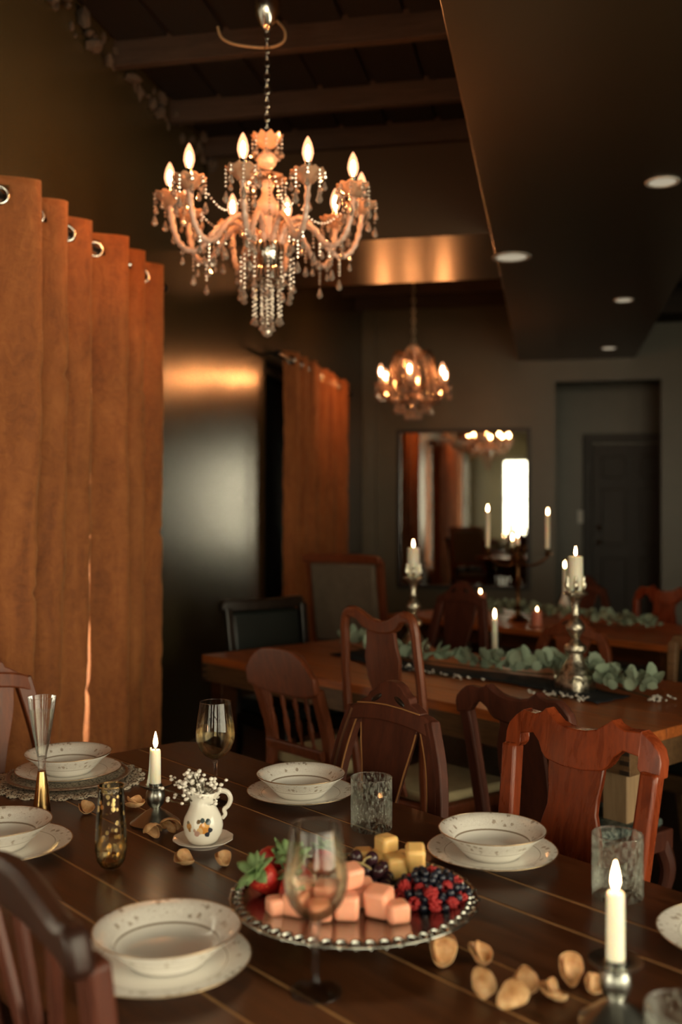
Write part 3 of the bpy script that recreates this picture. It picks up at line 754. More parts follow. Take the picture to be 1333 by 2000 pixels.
# second, smaller chandelier
D2 = 6.85; CH2 = CW((808 - 666.5) / F * D2 * KC, D2 * KC, 0); ZB2 = 1.5 + (992 - 828) / F * D2
c2 = thing('bronze_chandelier', 'smaller crystal chandelier with six candle lamps above the distant table', 'chandelier', (CH2.x, CH2.y, CAMZ + KC * (ZB2 - 1.5)), TH); c2.scale = (KC, KC, KC)
def Y2(py): return (828 - py) / F * D2
G().lathe([(0, ZJ0 - ZB2 - .06), (.02, ZJ0 - ZB2 - .055), (.055, ZJ0 - ZB2 - .02), (.06, ZJ0 - ZB2), (0, ZJ0 - ZB2)], 20).build('canopy', 'bronze', c2)
lm2 = G().torus((0, 0, 0), 0.012, 0.0028, 10, 6, Matrix.Diagonal((1, 1.7, 1))).mesh('chain_link', 'gold_dim', True, 180)
z0, z1 = Y2(672), ZJ0 - ZB2 - .06; nl = int((z1 - z0) / .033)
for k in range(nl): link('chain_link', lm2, c2, (0, 0, z0 + (k + .5) * (z1 - z0) / nl), (PI / 2, 0, PI / 2 * (k % 2)))
G().lathe([(0, Y2(672)), (.03, Y2(674)), (.05, Y2(682)), (.02, Y2(692)), (.012, Y2(700)), (.03, Y2(720)), (.036, Y2(735)), (.015, Y2(750)), (.03, Y2(765)), (.05, Y2(775)), (.02, Y2(788)), (0, Y2(790))], 16).build('stem', 'crystal_amber', c2)
a2 = G().tube(bez([(.02, 0, Y2(776)), (.09, 0, Y2(788)), (.17, 0, Y2(785)), (.225, 0, Y2(770)), (.235, 0, Y2(757))], 6), .007, 8).mesh('arm', 'bronze', True, 180)
s2 = G().tube(bez([(.02, 0, Y2(770)), (.11, 0, Y2(745)), (.155, 0, Y2(712)), (.13, 0, Y2(690)), (.09, 0, Y2(690)), (.02, 0, Y2(704))], 6), .006, 8).mesh('scroll', 'bronze', True, 180)
b2 = bobeche(.042, Y2(756), .235).mesh('cup', 'crystal_amber', True, 60)
pg = G(); pg.ball((0, 0, -.012), .011, 1); drop(pg, (0, 0, -.024), .052, .018); pg = pg.mesh('pendant', 'crystal', False)
for k in range(6):
    arm = link('arm', a2, c2, (0, 0, 0), (0, 0, rad(20 + 60 * k)))
    link('cup', b2, arm); link('scroll', s2, arm)
    bulb_parts(arm, .235, Y2(755), 1.15, 'ivory_sleeve', .055)
    for q in range(4):
        b = PI / 2 * q + .4; link('pendant', pg, arm, (.235 + .04 * math.cos(b), .04 * math.sin(b), Y2(757)))
    link('pendant', pg, arm, (.13, 0, Y2(787))); link('pendant', pg, arm, (.155, 0, Y2(712)))
    g = G()
    for q in range(9):
        f = q / 8; g.ball((.13 * (1 - f) + .235 * f, 0, Y2(700) * (1 - f) + Y2(750) * f - .03 * math.sin(PI * f)), .009, 1)
    g.build('bead_swag', 'crystal', arm, smooth=False)
for q in range(8):
    a = 2 * PI * q / 8; o = link('pendant', pg, c2, (.09 * math.cos(a), .09 * math.sin(a), Y2(788)))
    o = link('pendant', pg, c2, (.05 * math.cos(a + .3), .05 * math.sin(a + .3), Y2(800)))
G().ball((0, 0, Y2(815)), .022, 2).build('crystal_finial', 'crystal', c2, smooth=False)
for k in range(12):
    a = rad(30 * k + 5); g = G()
    for q in range(11):
        f = q / 10; g.ball((.045 * (1 - f) + .15 * f + .03 * math.sin(PI * f), 0, Y2(684) * (1 - f) + Y2(772) * f), .0105, 1)
    drop(g, (.15, 0, Y2(774)), .045, .016); g.build('crystal_strand', 'crystal', c2, smooth=False, rot=(0, 0, a))

# ================================================================== TABLES
ZT = 0.75
def table(label, u0, u1, v0, v1, cuts, top, side, leg, seam, chamf=0.0, box_side=0.0, legw=0.085):
    t = thing('dining_table', label, 'table', T((u0 + u1) / 2, (v0 + v1) / 2), AL + PI / 2)
    u0, u1, v0, v1 = u0 * TS, u1 * TS, v0 * TS, v1 * TS; cuts = [c * TS for c in cuts]
    uc, vc = (u0 + u1) / 2, (v0 + v1) / 2; L = u1 - u0; Wd = v1 - v0
    ly = lambda v: -(v - vc)                       # local y of a table coordinate v
    ed = [v0] + sorted(cuts) + [v1]; th = 0.035; gap = 0.0048
    for i, (a, b) in enumerate(zip(ed, ed[1:])):
        a2 = a + (gap / 2 if i else 0); b2 = b - (gap / 2 if i < len(ed) - 2 else 0)
        g = G(); x0, x1 = -L / 2, L / 2; ya, yb = ly(a2), ly(b2)
        c0 = chamf if i == 0 else 0.0; c1_ = chamf if i == len(ed) - 2 else 0.0
        pts = [(x0, ya), (x1 - c0, ya)] + ([(x1, ya - c0)] if c0 else []) + ([(x1, yb + c1_)] if c1_ else []) + [(x1 - c1_, yb), (x0, yb)]
        n = len(pts)
        g.add([(x, y, ZT - th) for x, y in pts] + [(x, y, ZT) for x, y in pts], [tuple(range(n))[::-1], tuple(range(n, 2 * n))] + [(k, (k + 1) % n, n + (k + 1) % n, n + k) for k in range(n)])
        g.build('plank', top, t, smooth=False, bevel=0.0018)
        if i and seam:
            G().box((0, ly(a), ZT - 0.0090), (L - 0.004, gap + 0.001, 0.016)).build('seam_strip', seam, t, smooth=False)
    ah = box_side or 0.09; inset = 0.0 if box_side else 0.07; zt = ZT - th
    if box_side: zt = ZT - th + 0.0
    for s in (-1, 1):
        G().box((0, s * (Wd / 2 - inset - 0.0125), zt - (ah - 0) / 2), (L - 2 * inset - 0.051, 0.024, ah)).build('apron', side, t, smooth=False, bevel=0.002)
        G().box((s * (L / 2 - inset - 0.0125), 0, zt - ah / 2), (0.024, Wd - 2 * inset, ah)).build('apron', side, t, smooth=False, bevel=0.002)
    for sx in (-1, 1):
        for sy in (-1, 1):
            G().box((sx * (L / 2 - inset - 0.030 - legw / 2), sy * (Wd / 2 - inset - 0.030 - legw / 2), (ZT - th - (ah if box_side else 0)) / 2), (legw, legw, ZT - th - (ah if box_side else 0)), 0, 0.92).build('leg', 'table_dark' if sx > 0 else leg, t, smooth=False, bevel=0.004)  # left-end legs take dark wood: shade there put into their colour
    if box_side:
        for sx in (-1, 1):
            for sy in (-1, 1):
                for k in range(3):
                    G().box((sx * (L / 2 - 0.019), sy * (Wd / 2 - 0.0005), zt - 0.016 - k * 0.030), (0.034, 0.004, 0.014)).build('dovetail_pin', 'dark_pin', t, smooth=False)
    return t
table('dark plank dining table in the foreground set with plates and fruit', 0.12, 2.82, 0.668, 1.815, [1.614, 1.502, 1.302, 1.19, 0.988, 0.878], 'table_dark', 'table_dark', 'table_dark', 'seam_tan', 0.045)
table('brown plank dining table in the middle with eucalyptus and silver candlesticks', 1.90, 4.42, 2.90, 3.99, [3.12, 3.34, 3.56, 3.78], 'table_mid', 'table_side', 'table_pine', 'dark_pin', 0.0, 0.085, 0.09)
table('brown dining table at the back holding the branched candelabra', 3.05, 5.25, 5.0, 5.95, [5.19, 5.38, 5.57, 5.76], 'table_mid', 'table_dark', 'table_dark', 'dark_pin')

# ================================================================== CHAIRS  (front = local +Y, back rest at -Y)
def lean_of(k, z0=0.44, y0=-0.205): return lambda x, z: y0 - k * max(0.0, z - z0) - 0.10 * x * x * 4
def seat_parts(t, wood_, cush, w=0.46, dp=0.43, h=0.44, ch=0.035, pad_in=0.02):
    def trap(z0, z1, k):
        hf, hb, a, b = w / 2 - k, w / 2 * 0.84 - k, dp / 2 - k, -dp / 2 + k
        P = [(-hb, b), (hb, b), (hf, a), (-hf, a)]
        return [(x, y, z0) for x, y in P] + [(x, y, z1) for x, y in P], [(3, 2, 1, 0), (4, 5, 6, 7), (0, 1, 5, 4), (1, 2, 6, 5), (2, 3, 7, 6), (3, 0, 4, 7)]
    G().add(*trap(h - 0.065, h, 0.0)).build('seat_frame', wood_, t, smooth=False, bevel=0.006)
    G().add(*trap(h, h + ch, pad_in)).build('seat_cushion', cush, t, smooth=True, bevel=0.014)
def legs(t, wood_, w=0.46, dp=0.43, h=0.40, style='cabriole'):
    for s in (-1, 1):
        x, y = s * (w / 2 - 0.03), dp / 2 - 0.03
        if style == 'cabriole':
            p = bez([(x, y, h), (x + s * .018, y + .018, h - .09), (x, y, h - .2), (x - s * .006, y - .006, .06), (x + s * .008, y + .012, .0)], 4)
            n = len(p); G().tube(p, [0.030 - 0.016 * min(1, i / (n * .75)) + (0.010 if i > n - 3 else 0) for i in range(n)], 8).build('leg', wood_, t)
        elif style == 'turned':
            pr = [(0, 0), (.012, 0), (.018, .03), (.014, .06), (.022, .16), (.026, .26), (.016, .29), (.026, .31), (.026, h), (0, h)]
            G().lathe(pr, 12, (x, y, 0)).build('leg', wood_, t)
        else:
            G().box((x, y, h / 2), (.042, .042, h), 0, 0.7).build('leg', wood_, t, smooth=False, bevel=0.004)
        xb = s * (w / 2 * 0.84 - 0.022)
        G().rsweep([(xb, -dp / 2 + .015, h + .03), (xb, -dp / 2 + .01, h * .6), (xb * 1.03, -dp / 2 - .05, 0.0)], [.036, .034, .03], .034).build('leg', wood_, t, smooth=False, bevel=0.004)
def mirror_rows(rows): return [(-a, c, d) for a, c, d in reversed(rows) if a > 1e-6] + rows

def chair_yoke(label, loc, rz, wood_='mahogany', cush='brocade', H=0.985, W=0.215, group=None, ears=1.0, splat=1.0, lk=0.17):
    t = thing('dining_chair', label, 'chair', loc, rz, group)
    yf = lean_of(lk); seat_parts(t, wood_, cush); legs(t, wood_)
    zc = H - 0.10
    for s in (-1, 1):
        p = bez([(s * (W - .030), yf(0, .43), .41), (s * (W - .020), yf(0, .58), .58), (s * (W - .012), yf(0, .75), .75), (s * (W - .004), yf(0, zc), zc + .012)], 5)
        G().rsweep([(a.x, a.y - 0.4 * a.x ** 2 * 0.5, a.z) for a in p], .042, .036).build('back_post', wood_, t, smooth=True, angle=30, bevel=0.007)
    half = [(0.0, zc - .010, H - .026), (.03, zc - .010, H - .025), (.06, zc - .006, H - .018), (.085, zc - .002, H - .003), (.100, zc + .010, H + .008 * ears), (.112, zc + .030, H - .002), (.135, zc + .047, H - .010), (.16, zc + .040, H - .008), (W - .035, zc + .018, H - .006), (W - .024, zc + .006, H - .012), (W - .01, zc + .004, H - .022), (W + .008, zc + .002, H - .040), (W + .016, zc, H - .065)]
    kx = W / .215; half = [(x if x > W - .04 else min(x * kx, W - .042), a, b) for x, a, b in half]
    G().strip(mirror_rows(half), .034, yf, 'x').build('crest_rail', wood_, t, smooth=True, angle=28, bevel=0.007)
    zz = zc
    k = splat * kx * .9
    sp = [(.455, .085), (.50, .098), (.58, .106), (.66, .108), (.72, .105), (.755, .094), (.785, .082), (.82, .083), (.85, .090), (zz + .01, .094)]
    sp = [(z if z <= .455 else .455 + (z - .455) * (zz + .01 - .455) / (sp[-1][0] - .455), w * k) for z, w in sp]
    G().strip([(z, -w, w) for z, w in sp], .014, yf).build('splat', wood_, t, smooth=True, angle=28, bevel=0.003)
    G().strip([(.445, -W + .05, W - .05), (.485, -W + .05, W - .05)], .026, yf).build('shoe_rail', wood_, t, smooth=False, bevel=0.004)
    return t

def chair_arch(label, loc, rz, wood_='mahogany_dark', cush='black_leather', H=0.985, group=None, edges=True):
    t = thing('dining_chair', label, 'chair', loc, rz, group); lk = 0.17
    yf = lean_of(lk); seat_parts(t, wood_, cush); legs(t, wood_, style='square')
    zc = H - 0.095
    for s in (-1, 1):
        p = bez([(s * .196, 0, .42), (s * .205, 0, .56), (s * .198, 0, .68), (s * .178, 0, .79), (s * .140, 0, zc + .004)], 5)
        pp = [(a.x, yf(a.x, a.z), a.z) for a in p]
        G().rsweep(pp, .050, .030).build('back_post', wood_, t, smooth=True, angle=30, bevel=0.004)
        if edges:
            G().rsweep([(a[0] - s * .026, a[1] + .0135, a[2]) for a in pp[3:]], .0028, .004).build('worn_edge', 'worn_edge', t, smooth=False)
            G().rsweep([(a[0] + s * .002, a[1] + .0155, a[2]) for a in pp[2:]], .008, .004).build('bead_moulding', 'old_silver' if s > 0 else wood_, t, smooth=False)
    half = [(0.0, zc - .010, zc + .034), (.05, zc - .012, zc + .032), (.10, zc - .018, zc + .026), (.135, zc - .026, zc + .018), (.160, zc - .036, zc + .008), (.172, zc - .044, zc - .022)]
    G().strip(mirror_rows(half), .034, yf, 'x').build('crest_rail', wood_, t, smooth=True, angle=28, bevel=0.005)
    orn = [(0.0, zc + .030, H), (.02, zc + .030, H - .002), (.04, zc + .029, H - .010), (.055, zc + .028, H - .024), (.062, zc + .028, H - .030), (.075, zc + .027, H - .036), (.082, zc + .026, H - .050), (.10, zc + .024, H - .058), (.12, zc + .020, H - .070)]
    o = G().strip(mirror_rows(orn), .030, yf, 'x').build('crest_ornament', wood_, t, smooth=True, angle=28, bevel=0.004)
    for s in (-1, 1):
        G().ball((s * .045, yf(.045, zc + .05) + .014, zc + .046), .012, 2, (2.0, .5, .7), Matrix.Rotation(s * .5, 3, 'Y')).build('carved_leaf', 'ebony', o)
    if edges:
        G().rsweep([(x, yf(x, z) + .018, z) for x, z in [(-.12, zc + .024), (-.06, zc + .031), (0, zc + .034), (.06, zc + .031), (.12, zc + .024)]], .003, .003).build('worn_edge', 'worn_edge', t, smooth=False)
    sp = [(.455, .055), (.52, .052), (.60, .054), (.68, .064), (.76, .082), (.82, .098), (.86, .106), (zc, .112)]
    G().strip([(z, -w, w) for z, w in sp], .012, yf).build('splat', wood_, t, smooth=True, angle=28, bevel=0.002)
    if edges:
        for s in (-1, 1): G().rsweep([(s * w, yf(w, z) + .006, z) for z, w in sp[:-1]], .003, .004).build('worn_edge', 'worn_edge', t, smooth=False)
    G().strip([(.445, -.17, .17), (.485, -.17, .17)], .026, yf).build('shoe_rail', wood_, t, smooth=False, bevel=0.004)
    return t

def chair_tall(label, loc, rz, wood_='walnut_red', cush='cream_fabric', H=1.10, group=None):
    t = thing('dining_chair', label, 'chair', loc, rz, group); lk = 0.10
    yf = lean_of(lk); seat_parts(t, wood_, cush); legs(t, wood_)
    for s in (-1, 1):
        p = bez([(s * .165, 0, .42), (s * .172, 0, .58), (s * .190, 0, .72), (s * .188, 0, .86), (s * .180, 0, .98), (s * .176, 0, H - .06), (s * .158, 0, H - .018), (s * .12, 0, H - .012)], 5)
        G().tube([(a.x, yf(a.x, a.z), a.z) for a in p], .0165, 8).build('back_post', wood_, t)
    half = [(0.0, H - .085, H - .040), (.05, H - .080, H - .030), (.085, H - .066, H - .012), (.11, H - .042, H), (.135, H - .036, H + .002), (.155, H - .034, H - .004), (.166, H - .030, H - .014)]
    G().strip(mirror_rows(half), .028, yf, 'x').build('crest_rail', wood_, t, smooth=True, angle=28, bevel=0.006)
    sp = [(.455, .070), (.50, .060), (.58, .050), (.64, .064), (.70, .078), (.745, .070), (.775, .052), (.80, .058), (.86, .080), (.93, .088), (.98, .074), (H - .075, .070)]
    G().strip([(z, -w, w) for z, w in sp], .014, yf).build('splat', wood_, t, smooth=True, angle=28, bevel=0.003)
    return t

def chair_spindle(label, loc, rz, wood_='walnut_red', cush='cream_fabric', H=0.92, group=None, ns=4):
    t = thing('dining_chair', label, 'chair', loc, rz, group); lk = 0.22
    yf = lean_of(lk); seat_parts(t, wood_, cush, ch=.055); legs(t, wood_, style='turned')
    for s in (-1, 1):
        p = bez([(s * .185, yf(0, .43), .40), (s * .175, yf(0, .58) + .02, .58), (s * .185, yf(0, .78), .78)], 6)
        G().rsweep(p, [.046] * len(p), .036).build('back_post', wood_, t, smooth=True, angle=30, bevel=0.006)
    half = [(0.0, .735, H), (.06, .735, H - .002), (.10, .737, H - .008), (.135, .742, H - .022), (.165, .75, H - .045), (.19, .755, H - .075), (.212, .765, H - .095)]
    G().strip(mirror_rows(half), .030, yf, 'x').build('crest_rail', wood_, t, smooth=True, angle=28, bevel=0.008)
    G().strip([(.505, -.17, .17), (.545, -.17, .17)], .026, yf).build('lower_rail', wood_, t, smooth=False, bevel=0.004)
    for k in range(ns):
        x = -.115 + .23 * k / (ns - 1); pr = [(.0055, .53), (.008, .55), (.0055, .565), (.0105, .60), (.012, .63), (.0065, .655), (.009, .665), (.0065, .675), (.0105, .70), (.006, .735), (.006, .75)]
        g = G(); pts = [(x, yf(x, z), z) for r, z in pr]; g.tube(pts, [r for r, z in pr], 8); g.build('spindle', wood_, t)
    return t

def chair_slat(label, loc, rz, wood_='mahogany_dark', cush='brocade', H=0.955):
    t = thing('dining_chair', label, 'chair', loc, rz); lk = 0.16
    yf = lean_of(lk); seat_parts(t, wood_, cush); legs(t, wood_, style='square')
    for s in (-1, 1):
        p = bez([(s * .18, yf(0, .43), .41), (s * .188, yf(0, .6), .6), (s * .205, yf(0, .8), .8), (s * .212, yf(0, .9), .905)], 5)
        G().rsweep(p, .044, .034).build('back_post', wood_, t, smooth=True, angle=30, bevel=0.007)
    half = [(0.0, H - .062, H + .010), (.05, H - .064, H + .006), (.10, H - .066, H - .004), (.15, H - .070, H - .016), (.185, H - .072, H - .018), (.205, H - .075, H - .010), (.225, H - .075, H - .012), (.236, H - .070, H - .035)]
    G().strip(mirror_rows(half), .036, yf, 'x').build('crest_rail', 'mahogany_black', t, smooth=True, angle=28, bevel=0.010)
    for k in range(3):
        b = (k - 1) * .050; p = [(b * .7, yf(0, .46), .46), (b * 0.8, yf(0, .62), .62), (b * 1.5, yf(0, .78), .78), (b * 2.1, yf(0, H - .06), H - .06)]
        G().rsweep(bez(p, 4), .026, .014).build('slat', wood_, t, smooth=True, angle=30, bevel=0.003)
    G().strip([(.445, -.17, .17), (.485, -.17, .17)], .026, yf).build('shoe_rail', wood_, t, smooth=False, bevel=0.004)
    return t

def chair_padded(label, loc, rz, wood_, pad, H=1.0, W=0.25, z0=0.55, group=None, scroll=False):
    t = thing('upholstered_chair', label, 'chair', loc, rz, group); lk = 0.14
    yf = lean_of(lk); seat_parts(t, wood_, pad, .54, .48, .42, .07); legs(t, wood_, .54, .48)
    for s in (-1, 1):
        G().rsweep([(s * (W - .02), yf(0, .40), .40), (s * (W - .005), yf(0, .7), .7), (s * W, yf(0, H - .04), H - .035)], .042, .04).build('back_post', wood_, t, smooth=False, bevel=0.006)
    half = [(0, H - .055, H), (.1, H - .055, H), (W - .04, H - .055, H - .004 + (.010 if scroll else 0)), (W + .01, H - .06, H - .008 + (.012 if scroll else 0)), (W + .026, H - .05, H - .022)]
    G().strip(mirror_rows(half), .045, yf, 'x').build('crest_rail', wood_, t, smooth=True, angle=28, bevel=0.008)
    G().strip([(z0 - .045, -W + .03, W - .03), (z0, -W + .03, W - .03)], .036, yf).build('lower_rail', wood_, t, smooth=False, bevel=0.005)
    g = G(); g.strip([(z0 + .0, -W + .024, W - .024), (H - .058, -W + .024, W - .024)], .05, yf); g.build('back_pad', pad, t, smooth=True, bevel=0.02)
    return t

# table in the foreground
chair_arch('arched-back dark chair with worn edges behind the middle plate', T(2.13, 1.735), FACE_mV)
chair_yoke('glossy red mahogany fiddle-back chair behind the right-hand plate', T(1.47, 1.72), FACE_mV, H=.985, W=.190)
chair_slat('dark slat-back chair cut off at the lower left corner', T(1.44, .925), FACE_V, H=.965)
chair_arch('arched red chair against the velvet curtain at the left edge', T(2.85, 1.24), FACE_mU, 'walnut_red', H=1.03, edges=False)
# table in the middle: near side, seen from behind
chair_spindle('spindle-back chair with a cream seat standing left of the tall splat chair', T(3.30, 2.87), FACE_V)
chair_tall('tall slender splat-back chair in front of the left silver candlestick', T(2.76, 2.88), FACE_V)
chair_yoke('dark fiddle-back chair with a grey-green seat half hidden by the glossy chair', T(2.12, 2.89), FACE_V, 'mahogany_dark', 'brocade', H=.905, W=.205)
chair_padded('black leather chair at the head of the middle table by the dark wall', T(4.36, 3.48), FACE_mU, 'ebony', 'black_leather', .97, .245, .58, scroll=True)
# far side, facing the camera
chair_arch('dark arched chair just right of the left silver candlestick', T(3.95, 4.02), FACE_mV, 'mahogany_dark', H=1.06, edges=False)
chair_arch('low arched chair behind the right silver candlestick', T(3.16, 4.02), FACE_mV, 'walnut_red', H=.95, edges=False)
chair_padded('black padded chair with a light wood rim at the right edge', T(2.33, 4.05), FACE_mV, 'table_side', 'black_leather', .90, .25, .52)
# table at the back
chair_padded('tall beige upholstered chair in a red wood frame by the distant curtain', T(5.12, 4.72), FACE_V + .25, 'walnut_red', 'beige_fabric', 1.17, .26, .62)
chair_yoke('red chair with a carved crest near the hallway door', T(3.86, 6.02), FACE_mV, 'mahogany', 'brocade', H=.94)
chair_arch('dark arched chair behind the white bottle candle holder', T(4.55, 6.05), FACE_mV, 'mahogany_dark', H=.98, edges=False)

# ornate chair at the right end of the middle table
t = thing('carved_armchair', 'ornate carved armchair with dark leather seat at the right edge', 'chair', T(1.54, 3.46), FACE_U)
seat_parts(t, 'ebony', 'black_leather', .58, .52, .43, .085)
for s in (-1, 1):
    x, y = s * .25, .22
    p = bez([(x, y, .40), (x + s * .02, y + .03, .33), (x + s * .012, y + .024, .22), (x - s * .004, y - .004, .10), (x + s * .012, y + .028, 0)], 6); n = len(p)
    lg = G().tube(p, [0.042 - 0.022 * min(1, i / (n * .7)) + (0.012 if i > n - 4 else 0) for i in range(n)], 10).build('leg', 'mahogany', t)
    for k in range(3): G().torus((x + s * .012, y + .018, .36 - .03 * k), .036 - .004 * k, .006, 14, 6).build('carved_ring', 'ebony', lg)
    G().rsweep([(s * .22, -.23, .43), (s * .225, -.27, .7), (s * .23, -.34, 1.0)], .05, .045).build('back_post', 'ebony', t, smooth=False, bevel=.006)
    G().rsweep([(s * .22, -.22, .36), (s * .23, -.24, .2), (s * .235, -.29, 0)], .045, .04).build('leg', 'ebony', t, smooth=False, bevel=.005)
    G().tube(bez([(s * .24, -.27, .66), (s * .27, -.05, .67), (s * .27, .14, .655), (s * .27, .17, .62)], 5), .02, 8).build('armrest', 'ebony', t)
    G().lathe([(0, .42), (.022, .42), (.014, .47), (.024, .53), (.013, .58), (.02, .65), (0, .65)], 12, (s * .265, .10, 0)).build('arm_post', 'ebony', t)
G().strip([(.56, -.2, .2), (.94, -.2, .2)], .05, lambda x, z: -.25 - .2 * (z - .5)).build('back_pad', 'black_leather', t, bevel=.02)
G().strip(mirror_rows([(0, .93, 1.08), (.08, .93, 1.06), (.16, .93, 1.02), (.26, .93, .99)]), .05, lambda x, z: -.25 - .2 * (z - .5), 'x').build('crest_rail', 'ebony', t, angle=28, bevel=.008)

# ================================================================== TABLEWARE
def plate_mesh(r, mat):
    k = r / 0.135
    return G().lathe([(0, 0.004), (.060 * k, .004), (.062 * k, .0), (.074 * k, .0), (.080 * k, .004), (.096 * k, .009), (.128 * k, .017), (.1345 * k, .019), (.135 * k, .0205), (.128 * k, .0205), (.096 * k, .0125), (.084 * k, .0085), (.060 * k, .0075), (0, .0075)], 56).mesh('dinner_plate', mat, True, 50)
def bowl_mesh(mat):
    return G().lathe([(0, .003), (.046, .003), (.048, 0), (.055, 0), (.060, .005), (.076, .017), (.090, .028), (.1060, .0375), (.1075, .0395), (.1045, .0405), (.090, .0335), (.0785, .0265), (.074, .018), (.064, .011), (.050, .0085), (0, .008)], 56).mesh('soup_bowl', mat, True, 50)
PM = plate_mesh(.130, 'china_plate'); BM = bowl_mesh('china_bowl')
PR = G().torus((0, 0, 0), .1296, .0011, 56, 5).mesh('gold_rim', 'gold_dim', True, 180)
BR = G().torus((0, 0, 0), .1068, .0010, 56, 5).mesh('gold_rim', 'gold_dim', True, 180)
def setting(p, lp, lb, s=1.0, z0=0.0, off=(0, 0), rz=0.0):
    if lp:
        t = thing('dinner_plate', lp, 'plate', (p.x, p.y, ZT + z0), rz, 'china dinner plates'); t.scale = (s, s, 1)
        link('plate_body', PM, t); link('gold_rim', PR, t, (0, 0, .0203))
    if lb:
        t = thing('soup_bowl', lb, 'bowl', (p.x + off[0], p.y + off[1], ZT + z0 + .0078), rz + .4, 'china soup bowls'); t.scale = (s, s, 1.3)
        link('bowl_body', BM, t); link('gold_rim', BR, t, (0, 0, .0398))
setting(base(588, 1558), 'white china plate with gold rim between the tumbler and the wine glass', 'rimmed china soup bowl on the plate in front of the arched chair')
setting(base(962, 1676), 'white china plate beside the berries on the right', 'rimmed china soup bowl on the plate right of the berries', 1.0, 0, (0, 0), .8)
setting(base(1448, 1846), 'white china plate cut off by the right edge', None, 1.0)
setting(base(14, 1662), 'white china plate cut off by the left edge', 'rimmed china soup bowl cut off by the left edge', 1.0, 0, (-.02, .0), 1.5)
setting(base(316, 1892), 'large white china plate nearest the camera at the lower left', 'large rimmed china soup bowl nearest the camera at the lower left', 1.05, 0, (.004, .012), 2.2)
# setting at the head of the table: lace doily, charger, plate, bowl
ph = base(134, 1524)
g = G()
def lace_mod(a, r, z): return (r * (1 + (.035 * math.cos(26 * a) if r > .17 else 0)), z + (.0015 * math.cos(52 * a) if r > .15 else 0))
g.lathe([(0, .0), (.15, .0), (.188, .0), (.189, .004), (.180, .007), (.170, .005), (.160, .0075), (.145, .004), (0, .004)], 156, (0, 0, 0), lace_mod)
tag(g.build('lace_doily', 'lace', None, angle=180, loc=(ph.x, ph.y, ZT)), 'round crocheted lace doily under the charger at the head of the table', 'doily')
t = thing('charger_plate', 'brown-rimmed charger plate lying on the lace doily', 'plate', (ph.x, ph.y, ZT + .0078))
G().lathe([(0, 0), (.11, 0), (.125, .003), (.152, .008), (.156, .010), (.150, .0105), (.122, .0065), (.105, .004), (0, .004)], 56).build('charger_body', 'lace', t)
G().torus((0, 0, .0088), .149, .0065, 56, 8, Matrix.Diagonal((1, 1, .5))).build('brown_rim', 'charger_glaze', t, angle=180)
setting(ph, 'white china plate on the charger at the head of the table', 'rimmed china soup bowl at the head of the table behind the tall gold flute', 1.02, .0122, (-.004, .006), .3)

# ------------------------------------------------------------------ glasses
def wine_glass(label, p, liquid, lev):
    t = thing('wine_glass', label, 'wine glass', p, 0, 'stemmed wine glasses')
    ft = G().lathe([(0, 0), (.0385, 0), (.039, .0012), (.030, .0035), (.014, .0075), (.006, .016), (.0046, .030), (.0042, .075), (.0050, .092), (.0085, .101), (.006, .104), (0, .104)], 32)
    ft.build('stem_and_foot', 'glass_foot', t, angle=180)
    prof = [(.004, .104), (.012, .1055), (.026, .114), (.038, .129), (.0455, .148), (.0468, .165), (.044, .190), (.040, .215), (.0365, .240)]
    G().lathe(prof, 40).build('bowl', 'glass', t, angle=180)
    G().torus((0, 0, .240), .0365, .0007, 40, 6).build('rim', 'glass_foot', t, angle=180)
    ip = [(max(0, r - .0016), z + .0012) for r, z in prof]; ip = [q for q in ip if q[1] < lev]
    a = ip[-1]; nx = [(max(0, r - .0016), z + .0012) for r, z in prof][len(ip)]
    f = (lev - a[1]) / (nx[1] - a[1]); re = a[0] + (nx[0] - a[0]) * f
    G().lathe([(0, ip[0][1])] + ip + [(re, lev), (0, lev)], 40).build('wine', liquid, t, angle=60)
    return t
wine_glass('wine glass of pale sparkling wine standing behind the milk pitcher', base(421, 1568), 'sparkling_wine', .180)
wine_glass('large blurred wine glass standing in front of the fruit tray', base(617, 1937), 'rose_wine', .186)

t = thing('champagne_flute', 'tall trumpet champagne flute on a hammered gold foot', 'champagne glass', base(82, 1586))
def ham(a, r, z): return r * (1 + .035 * math.sin(7 * a + 90 * z) * math.sin(z * 420)), z
G().lathe([(0, 0), (.0195, 0), (.0200, .003), (.0185, .02), (.0155, .05), (.0115, .08), (.0092, .094), (0, .094)], 28, (0, 0, 0), ham).build('hammered_foot', 'gold', t, angle=60)
G().lathe([(0, .094), (.0092, .094), (.0085, .105), (.0095, .118), (.0110, .128), (0, .130)], 24).build('stem', 'glass_foot', t, angle=180)
G().lathe([(.0105, .128), (.0150, .150), (.0230, .195), (.0290, .235), (.0325, .265)], 36).build('bowl', 'glass', t, angle=180)
G().torus((0, 0, .265), .0325, .0007, 36, 6).build('rim', 'glass_foot', t, angle=180)
G().lathe([(0, .131), (.0105, .133), (.0140, .151), (.0215, .195), (.0265, .229), (.0272, .2335), (0, .2335)], 36).build('champagne', 'water', t, angle=60)

t = thing('stemless_flute', 'gold-flecked stemless flute glass near the left plate', 'champagne glass', base(217, 1697))
G().lathe([(0, .004), (.012, .003), (.020, .006), (.027, .018), (.0305, .038), (.0308, .060), (.029, .09), (.0265, .125), (.0245, .162)], 36).build('flecked_bowl', 'gold_fleck_glass', t, angle=180)
G().lathe([(0, 0), (.010, 0), (.012, .003), (.006, .006), (0, .006)], 24).build('glass_foot', 'glass_foot', t, angle=180)
G().torus((0, 0, .162), .0245, .0008, 36, 6).build('rim', 'gold', t, angle=180)
G().lathe([(0, .006), (.019, .008), (.0258, .019), (.0292, .038), (.0295, .055), (0, .055)], 36).build('champagne', 'sparkling_wine', t, angle=60)

